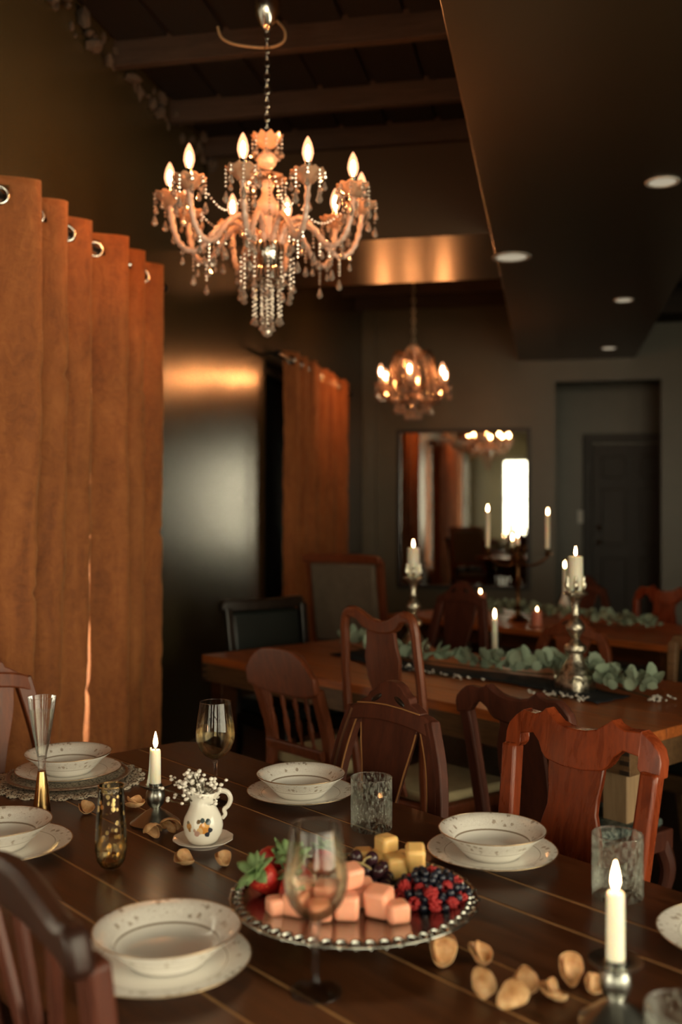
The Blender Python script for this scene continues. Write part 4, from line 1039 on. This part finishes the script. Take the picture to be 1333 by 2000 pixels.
def tumbler(label, p):
    t = thing('tumbler', label, 'glass', p, 0, 'textured water tumblers')
    G().lathe([(.0452, .112), (.0455, .06), (.0455, .004), (.043, 0), (0, 0)], 40).build('glass_body', 'tumbler_glass', t, angle=50)
    G().torus((0, 0, .112), .0441, .0016, 40, 6).build('rim', 'glass_foot', t, angle=180)
    G().lathe([(0, .0105), (.0408, .0112), (.0418, .0145), (.0421, .078), (0, .078)], 36).build('water', 'water', t, angle=60)
    return t
tumbler('textured water tumbler behind the melon pieces', base(726, 1618))
tumbler('textured water tumbler behind the candle on the right', base(1207, 1750))
tumbler('textured water tumbler cut off at the lower right corner', CW(.405, 1.205, ZT))

# ------------------------------------------------------------------ candles
flm = G().lathe([(0, 0), (.0035, .003), (.0058, .011), (.0052, .020), (.003, .030), (.0012, .037), (0, .040)], 12).mesh('flame', 'flame', True, 180)
def candle(label, p, r, h, name='taper_candle', drip=False, fs=1.0, wax='wax', grp=None):
    t = thing(name, label, 'candle', p, random.uniform(0, 3), grp)
    G().lathe([(0, 0), (r, 0), (r * .98, h * .5), (r * .95, h - .003), (r * .80, h), (r * .4, h - .002), (0, h - .003)], 20).build('wax_body', wax, t, angle=60)
    if drip:
        g = G()
        for a, z0, z1, rr in ((2.6, .0, h + .004, .0040), (2.9, -.002, h * .7, .0045), (2.3, -.003, h * .35, .0060)):
            g.tube(bez([(math.cos(a) * r * .95, math.sin(a) * r * .95, z1), (math.cos(a) * r * 1.05, math.sin(a) * r * 1.05, z1 * .5), (math.cos(a) * (r * 1.15 + .003), math.sin(a) * (r * 1.15 + .003), z0)], 4), [rr * .5 + rr * .5 * i / 8 for i in range(9)], 8)
        g.ball((math.cos(2.6) * r * 1.6, math.sin(2.6) * r * 1.6, .001), .007, 2, (1, 1, .6)); g.build('wax_drip', wax, t)
        t.rotation_euler = (0, 0, .5)
    G().tube([(0, 0, h - .003), (.0008, 0, h + .009)], .0009, 6).build('wick', 'wick', t)
    f = link('flame', flm, t, (0, 0, h + .003)); f.scale = (fs, fs, fs)
    return t
def holder(label, p, mat, br=.055):
    t = thing('candle_holder', label, 'candle holder', p)
    def hm(a, r, z): return r * (1 + .03 * math.cos(5 * a + 30 * z)), z
    G().lathe([(0, 0), (br, 0), (br * 1.02, .004), (br * .8, .012), (br * .45, .026), (.012, .033), (.010, .036), (0, .036)], 40, (0, 0, 0), hm).build('hammered_base', mat, t)
    G().lathe([(0, .034), (.011, .036), (.018, .044), (.0215, .056), (.021, .068), (.016, .078), (.0135, .080), (0, .080)], 28).build('bulb_stem', 'pewter', t)
    G().lathe([(0, .078), (.016, .079), (.030, .082), (.036, .087), (.0365, .089), (.034, .0885), (.018, .084), (.0145, .085), (.0145, .090), (.0128, .090), (.0126, .0815), (0, .0815)], 32).build('drip_pan', mat, t)
    return t
p = base(304, 1608); holder('dark hammered metal candle holder behind the dried petals', p, 'pewter', .054)
candle('short white taper candle dripping wax beside the milk pitcher', p + Vector((0, 0, .0816)), .0120, .082, drip=True, fs=.95)
p = base(1203, 2002); holder('pewter candle holder at the lower right by the scattered petals', p, 'pewter', .050)
candle('white taper candle burning in front of the right tumbler', p + Vector((0, 0, .0816)), .0123, .098, fs=1.0)

# ------------------------------------------------------------------ milk pitcher with baby's breath
pp = base(397, 1650)
t = thing('saucer', 'small white saucer under the milk pitcher', 'saucer', pp)
G().lathe([(0, .003), (.030, .003), (.032, 0), (.037, 0), (.040, .003), (.055, .010), (.0625, .0145), (.0625, .016), (.055, .0125), (.038, .0065), (0, .0055)], 44, (0, 0, 0), lambda a, r, z: (r * (1 + (.015 * math.cos(12 * a) if r > .05 else 0)), z)).build('saucer_body', 'saucer_china', t)
for (ax, az, rr, cc) in ((-80, .040, .011, (.62, .27, .06, 1)), (-92, .035, .007, (.70, .45, .22, 1)), (-72, .048, .006, (.75, .40, .12, 1)), (-66, .054, .0065, (.035, .05, .05, 1)), (-84, .057, .006, (.05, .07, .07, 1)), (-97, .054, .005, (.16, .10, .05, 1)), (-62, .036, .005, (.03, .035, .05, 1)), (-70, .028, .005, (.03, .035, .05, 1)), (-100, .030, .006, (.50, .30, .24, 1)), (-108, .036, .004, (.5, .33, .25, 1)), (-78, .058, .004, (.09, .12, .11, 1)), (-128, .043, .007, (.60, .30, .10, 1)), (-124, .036, .004, (.35, .18, .06, 1)), (-133, .050, .0035, (.20, .16, .10, 1))):
    PRINT.append(((.040 * math.cos(rad(ax)), .040 * math.sin(rad(ax)), az), rr, cc))
t = thing('milk_pitcher', 'small white china pitcher painted with an orange rose', 'pitcher', pp + Vector((0, 0, .0056)), TH)
def pit(a, r, z):
    k = max(0, (z - .072) / .035); sp = max(0, math.cos(a - PI * .97)) ** 6
    return r + .016 * k * sp, z + .004 * k * sp - .006 * k * math.cos(a) * 0.5
G().lathe([(0, .002), (.020, .002), (.026, 0), (.031, .006), (.0385, .020), (.0415, .036), (.0390, .052), (.0310, .067), (.0240, .078), (.0215, .088), (.0230, .098), (.0260, .106), (.0252, .1068), (.0210, .098), (.0195, .088), (.022, .078), (.029, .066), (.036, .050), (0, .046)], 44, (0, 0, 0), pit).build('pitcher_body', 'pitcher_china', t, angle=180)
hp = bez([(.022, 0, .092), (.034, 0, .106), (.050, 0, .104), (.057, 0, .090), (.052, 0, .076), (.044, 0, .068), (.046, 0, .058), (.040, 0, .050)], 5)
G().tube(hp, [.0058 - .002 * i / len(hp) for i in range(len(hp))], 8).build('handle', 'white_ceramic', t)
def sprig(label, p, tips, r0=.0045, rb=None, name='babys_breath'):
    t = thing(name, label, 'flowers', p)
    g = G(); b = G(); L = len(tips)
    for (x, y, z) in tips:
        g.tube(bez([(0, 0, 0), (x * .35, y * .35, z * .6), (x, y, z)], 4), .0007, 4)
        for q in range(random.choice((1, 2, 2, 3))):
            o = Vector((random.uniform(-1, 1), random.uniform(-1, 1), random.uniform(-1, 1))) * r0 * 1.7
            c = Vector((x, y, z)) + (o if q else Vector()); r = r0 * random.uniform(.7, 1.1); b.ball(c, r, 1, (1, 1, .8))
            g.tube([(x * .8, y * .8, z * .85), c], .0005, 3)
    g.build('stems', 'stem_brown', t); b.build('blossoms', 'baby_white', t, angle=180)
    return t
tips = []
for k in range(70):
    px = random.gauss(378, 27); px = min(432, max(322, px)); py = 1537 + random.uniform(-26, 24) + abs(px - 385) * .12
    tips.append(((px - 397) * .00108 * CT + random.uniform(-.02, .02) * ST, random.uniform(-.025, .03), (1650 - py) * .00106 - .062))
sprig("sprig of white baby's breath standing in the milk pitcher", pp + Vector((-.002, 0, .066)), tips, .0052)

# ------------------------------------------------------------------ dried rose petals
def petal(label, px, py, s, seed, cup=1.0, rx=0.0, ry=0.0, rz=0.0, two=True):
    rnd = random.Random(seed); p = base(px, py)
    def shell(s, cup, sd, tw):        # cupped, wavy-edged piece of a rose petal
        vs = [Vector((0, 0, -.30 * s))]; fs = []; n = 18; m = 6
        for j in range(1, m + 1):
            for i in range(n):
                a = 2 * PI * i / n; e = mnoise.noise(Vector((math.cos(a) * 1.3, math.sin(a) * 1.3, sd)))
                pm_ = (1.25 + .35 * cup) * (1 + .38 * e) * (1 + .22 * math.cos(a)); ph = pm_ * j / m
                r = .46 * s * (1 + .18 * mnoise.noise(Vector((math.cos(a) * 2, math.sin(a) * 2, sd + ph))))
                fold = .10 * s * math.sin(2 * a + sd) * (j / m) ** 2
                vs.append(Vector((r * math.sin(ph) * math.cos(a) * 1.0, r * math.sin(ph) * math.sin(a) * (1.18 + .2 * tw), -.68 * r * math.cos(ph) + fold)))
        for i in range(n): fs.append((0, 1 + i, 1 + (i + 1) % n))
        for j in range(m - 1):
            for i in range(n):
                o = 1 + j * n; fs.append((o + i, o + (i + 1) % n, o + n + (i + 1) % n, o + n + i))
        return [tuple(v) for v in vs], fs
    R = Matrix.Rotation(rz, 3, 'Z') @ Matrix.Rotation(ry, 3, 'Y') @ Matrix.Rotation(rx, 3, 'X')
    t = thing('rose_petal', label, 'petal', p, 0, 'dried rose petals on the table')
    parts = [(shell(s, cup, seed, .4), Vector((0, 0, 0)), Matrix.Identity(3))]
    if two: parts.append((shell(s * .86, cup * 1.15, seed + 7, -.5), Vector((.04 * s, -.06 * s, .10 * s)), Matrix.Rotation(.5, 3, 'Z') @ Matrix.Rotation(.35, 3, 'X')))
    allz = min((R @ (Q @ Vector(v) + o)).z for (vs, fs), o, Q in parts for v in vs)
    for (vs, fs), o, Q in parts:
        G().add([R @ (Q @ Vector(v) + o) - Vector((0, 0, allz - .0012)) for v in vs], fs).build('petal_fold', 'dried_petal', t, angle=180, solid=.0012, subd=1)
    return t
petal('curled dried petal left of the hammered candle holder, by the gold flute', 168, 1588, .042, 1, .7, .2, .5, .4)
petal('crumpled dried petal between the lace doily and the candle holder', 262, 1580, .046, 2, .8, -.2, .2, 1.3)
petal('folded dried petal in front of the hammered candle holder, on the left', 299, 1640, .044, 3, 1.1, .5, PI, .2)
petal('folded dried petal touching the hammered candle holder, on the right', 333, 1630, .046, 4, 1.1, .4, PI - .3, -.6)
petal('single dried petal lying in front of the saucer', 360, 1690, .044, 5, .6, .1, .3, .9)
petal('dried petal half hidden behind the strawberry leaves', 436, 1690, .038, 6, .8, .2, .6, .3)
petal('tall upright dried petal at the left end of the petal trail', 866, 1885, .046, 7, 1.2, .9, .1, .2)
petal('curled dried petal second from the left in the petal trail', 938, 1880, .040, 8, 1.0, .5, .4, .8)
petal('round pale dried petal at the front of the petal trail', 945, 1945, .042, 9, 1.2, PI + .6, .0, .3)
petal('large pale dried petal lowest in the petal trail', 1003, 1972, .044, 10, 1.15, PI + .4, .2, -.7)
petal('dried petal tucked between two pale petals of the trail', 1028, 1938, .038, 11, 1.0, .6, -.4, .4)
petal('darker crumpled dried petal left of the star-shaped one', 1082, 1956, .038, 12, 1.0, .3, .5, 1.2)
petal('star-shaped torn dried petal near the pewter candle holder', 1116, 1924, .044, 13, .5, .9, .4, .5)
petal('dried petal touching the pewter candle holder', 1162, 1938, .034, 14, .9, .4, .7, .1)

# ------------------------------------------------------------------ fruit tray
tp = base(692, 1806); tray = thing('fruit_tray', 'silver pedestal fruit tray with a pierced rim', 'tray', tp, TH)
zr = .046
G().lathe([(0, 0), (.086, 0), (.090, .003), (.088, .008), (.080, .014), (.076, .024), (.082, .034), (.070, .038), (0, .038)], 56).build('pedestal_foot', 'tray_silver', tray)
G().lathe([(0, .037), (.12, .037), (.165, .040), (.188, zr), (.190, zr + .003), (.165, .045), (.12, .041), (0, .041)], 72).build('tray_dish', 'tray_silver', tray)
g = G(); n = 56
for k in range(n):
    a = 2 * PI * k / n; g.torus((.196 * math.cos(a), .196 * math.sin(a), zr + .003), .0085, .0028, 10, 6, Matrix.Rotation(a, 3, 'Z') @ Matrix.Rotation(.3, 3, 'Y'))
    if k % 2: g.ball((.206 * math.cos(a), .206 * math.sin(a), zr + .004), .006, 1, (1, 1, .6))
g.build('pierced_rim', 'tray_silver', tray)
G().torus((0, 0, zr + .003), .2065, .0026, 72, 6).build('rim_wire', 'tray_silver', tray, angle=180)
TZ = ZT + .0412
def tl(x, y, z=0.0): return Vector((tp.x + x * CT - y * ST, tp.y + x * ST + y * CT, TZ + z))
# strawberries
def strawberry(label, x, y, z, s, rx, rz):
    t = thing('strawberry', label, 'strawberry', tl(x, y, z), rz, 'strawberries on the tray')
    R = Matrix.Rotation(rx, 3, 'X')
    prof = [(0, -.5), (.16, -.46), (.34, -.25), (.46, .05), (.48, .25), (.38, .42), (.18, .48), (0, .47)]
    G().lathe([(a * s * 1.0, b * s * 1.15) for a, b in prof], 20, (0, 0, 0), None, R).build('berry', 'strawberry', t, angle=180)
    for k in range(19):
        a = 2 * PI * k / 19 + random.uniform(-.2, .2); ln = s * random.uniform(.6, .95); el = random.uniform(.15, 1.0)
        ax = Vector((math.cos(a) * math.cos(el), math.sin(a) * math.cos(el), math.sin(el))); sd = Vector((-math.sin(a), math.cos(a), 0)); nn = ax.cross(sd)
        c0 = Vector((0, 0, .50 * s))
        vs = []; fs = []
        for i, w in enumerate((.09, .19, .22, .15, .0)):
            q = c0 + ax * ln * i / 4 + Vector((0, 0, -ln * .25 * (i / 4) ** 2))
            vs += [R @ (q - sd * w * s), R @ (q + nn * .05 * s), R @ (q + sd * w * s)]
        for i in range(4):
            o = i * 3; fs += [(o, o + 1, o + 4, o + 3), (o + 1, o + 2, o + 5, o + 4)]
        G().add(vs, fs).build('leaf', 'leaf_green', t, angle=180, solid=.0008)
strawberry('strawberry at the far left of the tray, leaning away', -.155, .098, .030, .050, 1.1, 1.7)
strawberry('strawberry with a large leafy crown at the left front', -.148, .018, .026, .052, .75, -.85)
strawberry('strawberry behind the others with leaves standing up', -.108, .085, .030, .046, .55, .3)
strawberry('strawberry leaning against the wine glass', -.085, .025, .022, .044, .9, -1.0)
strawberry('small strawberry lying under the green crowns', -.115, .045, .018, .036, 1.6, 2.2)
strawberry('strawberry near the grapes at the back', -.055, .105, .024, .044, .6, 2.8)
strawberry('big red strawberry in front of the leafy crowns, beside the first melon cube', -.105, -.008, .022, .048, 2.0, .4)
# melon cubes
def chunk(name, label, cat, mat, x, y, z, d, rz, rx, grp):
    g = G().box((0, 0, 0), d); R = Matrix.Rotation(rx, 3, 'X')
    g.v = [tuple(R @ Vector(v) + Vector((0.002 * mnoise.noise(Vector(v) * 90 + Vector((x * 50, 0, 0))), 0, 0))) for v in g.v]
    mz = min(v[2] for v in g.v)
    t = tag(g.build(name, mat, None, smooth=True, angle=50, loc=tl(x, y, z - mz), rot=(0, 0, rz), bevel=.0065), label, cat, grp); return t
for i, (x, y, z, d, rz, rx, lb) in enumerate((
    (-.012, -.075, 0, (.040, .038, .040), .15, .0, 'pink melon cube in the middle of the front row'),
    (.040, -.070, 0, (.042, .040, .044), -.3, .2, 'pink melon cube at the right of the front row'),
    (.068, -.088, 0, (.036, .036, .032), .5, .0, 'pink melon cube nearest the raspberries'),
    (-.055, -.085, 0, (.036, .034, .030), .4, .1, 'small pink melon cube left of the front middle cube'),
    (-.095, -.060, 0, (.038, .036, .036), -.2, .0, 'pink melon cube behind the wine glass bowl'),
    (-.128, -.058, 0, (.030, .032, .028), .6, .0, 'pink melon cube at the left end, below the strawberry'),
    (.012, -.028, 0, (.040, .040, .038), .5, .3, 'pink melon cube in the second row, right of the grapes stem'),
    (-.045, -.030, 0, (.042, .040, .040), .1, .1, 'pink melon cube in the second row behind the wine glass'),
    (-.006, -.045, .036, (.036, .036, .036), .7, .2, 'pink melon cube on top of the pile'),
    (-.080, -.020, .0, (.036, .036, .040), .9, .0, 'pink melon cube in the second row beside the strawberries'))):
    chunk('melon_cube', lb, 'melon', 'melon_pink', x, y, z, d, rz, rx, 'pink melon cubes on the tray')
for i, (x, y, z, d, rz, rx, lb) in enumerate((
    (.020, .150, 0, (.036, .040, .036), .3, .0, 'golden melon chunk at the left end, in front of the tumbler'),
    (.050, .125, 0, (.040, .040, .036), -.2, .2, 'golden melon chunk second from the left'),
    (.075, .105, .0, (.044, .040, .040), .5, .0, 'golden melon chunk at the front of its heap'),
    (.060, .135, .036, (.034, .036, .030), .8, .0, 'golden melon chunk lying on top of the heap'),
    (.110, .100, 0, (.034, .034, .058), .2, .35, 'upright golden melon wedge beside the berries'),
    (.095, .135, 0, (.040, .036, .036), -.4, .0, 'golden melon chunk at the back of the heap'))):
    chunk('melon_chunk', lb, 'melon', 'melon_gold', x, y, z, d, rz, rx, 'golden melon chunks on the tray')
# grapes
t = thing('grape_bunch', 'bunch of dark grapes between the melon cubes and golden chunks', 'grapes', tl(.020, .055, 0), TH)
gm = G().ball((0, 0, 0), .0115, 3, (1, 1, 1.12)).mesh('grape', 'grape_skin', True, 180)
GP = [(-.045, .03), (-.022, .034), (.0, .03), (.022, .026), (.042, .014), (-.05, .008), (-.028, .010), (-.004, .008), (.018, .004), (.040, -.008), (-.036, -.012), (-.014, -.014), (.010, -.018), (.032, -.028)]
for x, y in GP: link('grape', gm, t, (x + random.uniform(-.003, .003), y, .0132), (random.uniform(-.5, .5), random.uniform(-.5, .5), 0))
for x, y in [(-.034, .02), (-.012, .02), (.010, .016), (.030, .006), (-.022, -.002), (.002, -.006), (.022, -.014)]: link('grape', gm, t, (x, y, .033), (.3, .4, 0))
for x, y in [(-.015, .010), (.012, .004)]: link('grape', gm, t, (x, y, .050))
G().tube(bez([(-.03, -.012, .046), (-.015, -.016, .050), (.0, -.020, .046), (.010, -.022, .040)], 4), .0018, 6).build('stem', 'grape_stem', t)
G().tube(bez([(-.006, -.018, .049), (.002, -.012, .056), (.010, -.010, .058)], 4), .0015, 6).build('stem', 'grape_stem', t)
# berries
bbm = G().lathe([(0, -.0062), (.004, -.0056), (.0068, -.001), (.0064, .003), (.0042, .0056), (.003, .0050), (.0012, .0046), (0, .0044)], 14).mesh('blueberry', 'blueberry', True, 60)
rb = G()
for k in range(26):
    f = (k + .5) / 26; th = k * 2.39996; z = .0085 - .017 * f; r = .0082 * math.sqrt(max(.05, 1 - (z / .0105) ** 2))
    rb.ball((r * math.cos(th), r * math.sin(th), z), .0034, 1)
rb = rb.mesh('raspberry', 'raspberry', True, 180)
bc = (.128, .008); placed = []
rnd = random.Random(5)
def fits(x, y, z, r): return all((x - a) ** 2 + (y - b) ** 2 + (z - c) ** 2 > (.93 * (r + q)) ** 2 for a, b, c, q in placed)
RAS = [(-.052, -.010, .010), (-.050, -.030, .010), (-.030, -.052, .011), (.004, -.060, .011), (.032, -.050, .010), (.050, -.028, .010), (-.018, -.030, .026), (.026, -.022, .027), (.045, .006, .024), (-.030, .012, .027), (.006, .022, .036), (-.002, -.058, .030), (.030, .034, .024), (-.044, -.022, .028)]
RLB = ['raspberry at the left edge of the berry heap', 'raspberry low on the left of the heap beside the melon cubes', 'raspberry at the front left of the heap', 'raspberry at the very front of the heap', 'raspberry at the front right of the heap', 'raspberry at the right edge of the heap', 'raspberry resting on blueberries left of centre', 'raspberry resting on blueberries right of centre', 'raspberry high on the right side of the heap', 'raspberry high on the left side of the heap', 'raspberry on top of the berry heap', 'raspberry lying on the front raspberries', 'raspberry at the back right of the heap', 'upper raspberry of the pair at the left edge']
for (x, y, z), lb in zip(RAS, RLB):
    placed.append((x, y, z, .0105)); o = link('raspberry', rb, None, tl(bc[0] + x, bc[1] + y, z), (rnd.uniform(0, 3), rnd.uniform(0, 3), 0))
    tag(o, lb, 'raspberry', 'raspberries in the berry heap')
nb = 0
for tr in range(9000):
    x, y = rnd.uniform(-.066, .066), rnd.uniform(-.07, .07); rr = math.hypot(x, y)
    if rr > .066 or nb >= 120: continue
    z = .0065 + rnd.random() * max(0.0, .042 * (1 - (rr / .07) ** 2))
    if fits(x, y, z, .0068):
        placed.append((x, y, z, .0068)); nb += 1
        o = link('blueberry', bbm, None, tl(bc[0] + x, bc[1] + y, z), (rnd.uniform(-1, 1), rnd.uniform(-1, 1), 0)); s_ = rnd.uniform(.9, 1.08); o.scale = (s_, s_, s_)
        tag(o, 'dark blueberry among the raspberries in the berry heap', 'blueberry', 'blueberries in the berry heap')

# ================================================================== MIDDLE TABLE
def candlestick(label, p):
    t = thing('silver_candlestick', label, 'candlestick', p, random.uniform(0, 1), 'tall antique silver candlesticks')
    k = .00196; q = lambda y: (1352 - y) * k
    def tri(a, r, z): return r * (1 + (.10 * math.cos(3 * a) + .03 * math.cos(9 * a)) * max(0, 1 - z / .12)), z
    G().lathe([(0, 0), (.070, 0), (.076, .006), (.078, .028), (.070, .060), (.046, .092), (.030, .120), (.026, q(1280)), (0, q(1280))], 48, (0, 0, 0), tri).build('scrolled_base', 'antique_silver', t)
    for j in range(3):
        a = 2 * PI * j / 3; G().torus((.074 * math.cos(a), .074 * math.sin(a), .045), .020, .007, 18, 8, Matrix.Rotation(a, 3, 'Z') @ Matrix.Rotation(PI / 2 + .3, 3, 'Y')).build('scroll_ornament', 'antique_silver', t)
    G().lathe([(0, q(1280)), (.028, q(1280)), (.044, q(1272)), (.040, q(1264)), (.024, q(1260)), (.014, q(1250)), (.020, q(1244)), (.034, q(1234)), (.036, q(1226)), (.026, q(1218)), (.013, q(1210)), (.018, q(1204)), (.013, q(1196)), (.017, q(1180)), (.024, q(1172)), (.030, q(1168)), (0, q(1166))], 28).build('turned_stem', 'antique_silver', t)
    G().lathe([(0, q(1170)), (.026, q(1169)), (.044, q(1164)), (.046, q(1160)), (.030, q(1158)), (.020, q(1156)), (.026, q(1150)), (.028, q(1156)), (0, q(1156))], 28, (0, 0, 0), lambda a, r, z: (r * (1 + (.05 * math.cos(10 * a) if r > .035 else 0)), z)).build('drip_pan', 'antique_silver', t)
    for j in range(6):
        a = 2 * PI * j / 6; c, s = math.cos(a), math.sin(a)
        G().tube(bez([(c * .022, s * .022, q(1157)), (c * .036, s * .036, q(1148)), (c * .0335, s * .0335, q(1135)), (c * .037, s * .037, q(1128))], 3), [.009] * 5 + [.007, .006, .005, .004, .002], 6).build('cup_leaf', 'antique_silver', t)
    return q(1156)
p = base(1125, 1348); h = candlestick('antique silver candlestick with a bulbous scrolled foot on the right', p)
candle('thick ivory pillar candle in the right silver candlestick', p + Vector((0, 0, h)), .029, .130, 'pillar_candle', fs=.9)
p = base(808, 1284); h = candlestick('antique silver candlestick farther away on the left', p)
candle('thick ivory pillar candle in the left silver candlestick', p + Vector((0, 0, h)), .030, .130, 'pillar_candle', fs=.9)
p = base(967, 1292)
t = thing('glass_candle_holder', 'slim clear glass candle holder behind the eucalyptus', 'candle holder', p)
G().lathe([(.030, .135), (.027, .10), (.027, .006), (.030, 0), (0, 0), (0, .008), (.025, .010), (.025, .10), (.028, .135), (.030, .135)], 28).build('glass_body', 'glass', t, angle=60)
candle('slim ivory taper candle rising behind the eucalyptus garland', p + Vector((0, 0, .0095)), .0135, .185, fs=1.1)

leafm = []
for k in range(3):
    vs = [(0, 0, 0)]; n = 10
    for i in range(n):
        a = 2 * PI * i / n; vs.append((math.cos(a) * .9, math.sin(a) + 1.0 - .1 * math.cos(2 * a), .22 * math.cos(a) ** 2 + .12 * (math.sin(a)) * (k - 1)))
    vs[0] = (0, 1.0, -.02); leafm.append(G().add(vs, [(0, 1 + i, 1 + (i + 1) % n) for i in range(n)]).mesh('leaf', 'eucalyptus', True, 180))
def garland(label, pts, nleaf, size, joined, seed, wid):
    rnd = random.Random(seed); P = bez(pts, 10); o = P[0].copy()
    t = thing('eucalyptus_garland', label, 'garland', (o.x, o.y, ZT))
    G().tube([q - Vector((o.x, o.y, ZT)) for q in P], .0035, 6).build('stem', 'stem_brown', t)
    jg = G()
    for k in range(nleaf):
        f = (k + rnd.random() * .8) / nleaf * (len(P) - 1.001); i = int(f); q = P[i].lerp(P[i + 1], f - i) - Vector((o.x, o.y, ZT))
        side = (P[i + 1] - P[i]).normalized().cross(Vector((0, 0, 1)))
        q = q + side * rnd.uniform(-wid, wid) + Vector((0, 0, rnd.uniform(.004, .052)))
        s = size * rnd.uniform(.75, 1.25)
        e = (rnd.uniform(.4, 1.5), rnd.uniform(-.5, .5), rnd.uniform(0, 2 * PI))
        if joined:
            M = Matrix.LocRotScale(q, __import__('mathutils').Euler(e), Vector((s, s, s))); me = leafm[k % 3]
            jg.add([M @ v.co for v in me.vertices], [tuple(pl.vertices) for pl in me.polygons])
        else:
            c = link('leaf', leafm[k % 3], t, q, e); c.scale = (s, s, s)
    if joined: tag(jg.build('foliage', 'eucalyptus', t, angle=180), kind='stuff')
    return t
GV = lambda u, v, z=.775: T(u, v, z)
garland('eucalyptus garland laid along the middle table between the candlesticks', [GV(4.02, 3.56), GV(3.6, 3.46), GV(3.2, 3.50), GV(2.85, 3.56), GV(2.66, 3.66), GV(2.42, 3.56), GV(2.18, 3.46)], 230, .027, False, 3, .050)
garland('eucalyptus garland on the back table around the candelabra', [GV(5.0, 5.5), GV(4.6, 5.42), GV(4.2, 5.52), GV(3.8, 5.40), GV(3.4, 5.45)], 260, .022, True, 4, .07)
# dark runner under the garland
vs = []; fs = []; n = 60; m = 8
for i in range(n + 1):
    for j in range(m + 1):
        u = 2.30 + (3.98 - 2.30) * i / n; v = 3.34 + .05 * math.sin(u * 5) + (.22) * j / m
        z = .0035 + .010 * abs(mnoise.noise(Vector((u * 9, v * 14, 2)))); q = T(u, v) - T(3.1, 3.45)
        vs.append((q.x, q.y, z))
for i in range(n):
    for j in range(m): a = i * (m + 1) + j; fs.append((a, a + 1, a + m + 2, a + m + 1))
q = T(3.1, 3.45); tag(G().add(vs, fs).build('table_runner', 'navy_cloth', None, angle=180, loc=(q.x, q.y, ZT), solid=.002), 'crumpled dark navy runner under the eucalyptus garland', 'runner')
def scatter_sprig(label, u, v, n, su, sv, r):
    p = T(u, v, ZT + .0045); tp_ = []
    for k in range(n):
        q = U * random.uniform(-su, su) + V * random.uniform(-sv, sv); tp_.append((q.x, q.y, random.uniform(.007, .018)))
    sprig(label, p, tp_, r)
scatter_sprig("baby's breath scattered at the foot of the right candlestick", 2.46, 3.27, 34, .13, .04, .0045)
scatter_sprig("baby's breath strewn along the front of the garland", 3.10, 3.30, 26, .20, .02, .0045)
scatter_sprig("baby's breath strewn near the left candlestick", 3.5, 3.36, 18, .12, .02, .0045)
scatter_sprig("baby's breath tucked into the right end of the garland", 2.17, 3.50, 18, .03, .06, .0050)

# ================================================================== BACK TABLE
p = base(1012, 1213); t = thing('candelabra', 'bronze branched candelabra on the back table', 'candelabra', p, TH)
k = .00318; q = lambda y: (1213 - y) * k
G().lathe([(0, 0), (.060, 0), (.064, .008), (.045, .022), (.018, .040), (.012, .07), (.022, .085), (.012, .10), (.011, .20), (.024, .225), (.026, .24), (.012, .26), (.012, .36), (.026, .385), (.014, .41), (.010, .44), (0, .44)], 24).build('stem', 'bronze', t)
ARM = [(-.186, 0.0, .455, .225), (.186, .0, .445, .215), (-.05, -.10, .46, .045), (.06, .12, .46, .0), (0, 0, .47, .05)]
LBL = ['tall slim candle on the left arm of the candelabra', 'tall slim candle on the right arm of the candelabra', 'short candle stub on the front arm of the candelabra', '', 'short candle stub on the centre of the candelabra']
for (x, y, z, ch), lb in zip(ARM, LBL):
    if x or y:
        arm = G().tube(bez([(0, 0, .37), (x * .35, y * .35, .345), (x * .75, y * .75, .36), (x, y, z - .04)], 6), .0075, 8).build('arm', 'bronze', t)
    else: arm = t
    G().lathe([(0, z - .045), (.010, z - .043), (.026, z - .030), (.030, z - .024), (.014, z - .022), (.015, z), (.017, z + .003), (0, z - .004)], 20, (x, y, 0)).build('candle_cup', 'bronze', arm)
    if ch:
        w = p + Vector((x * CT - y * ST, x * ST + y * CT, z - .004)); candle(lb, w, .0125, ch, fs=1.05)
p = base(1104, 1209); t = thing('bottle_candle_holder', 'white bottle used as a candle holder on the back table', 'candle holder', p)
G().lathe([(0, 0), (.042, 0), (.045, .008), (.043, .06), (.036, .10), (.018, .14), (.014, .165), (.016, .170), (.012, .170), (.0115, .160), (0, .155)], 24).build('bottle_body', 'white_ceramic', t, angle=60)
candle('slim candle burning in the white bottle on the back table', p + Vector((0, 0, .156)), .0112, .165, fs=1.05)
p = T(5.12, 5.84, ZT); candle('stubby pink candle glowing on the back table left of the candelabra', p, .038, .10, 'pink_candle', fs=.7, wax='pink_wax')
p = base(1118, 1206); p = T(4.10, 5.22, ZT); candle('small pink candle beside the white bottle on the back table', p, .030, .085, 'pink_candle', fs=.6, wax='pink_wax')
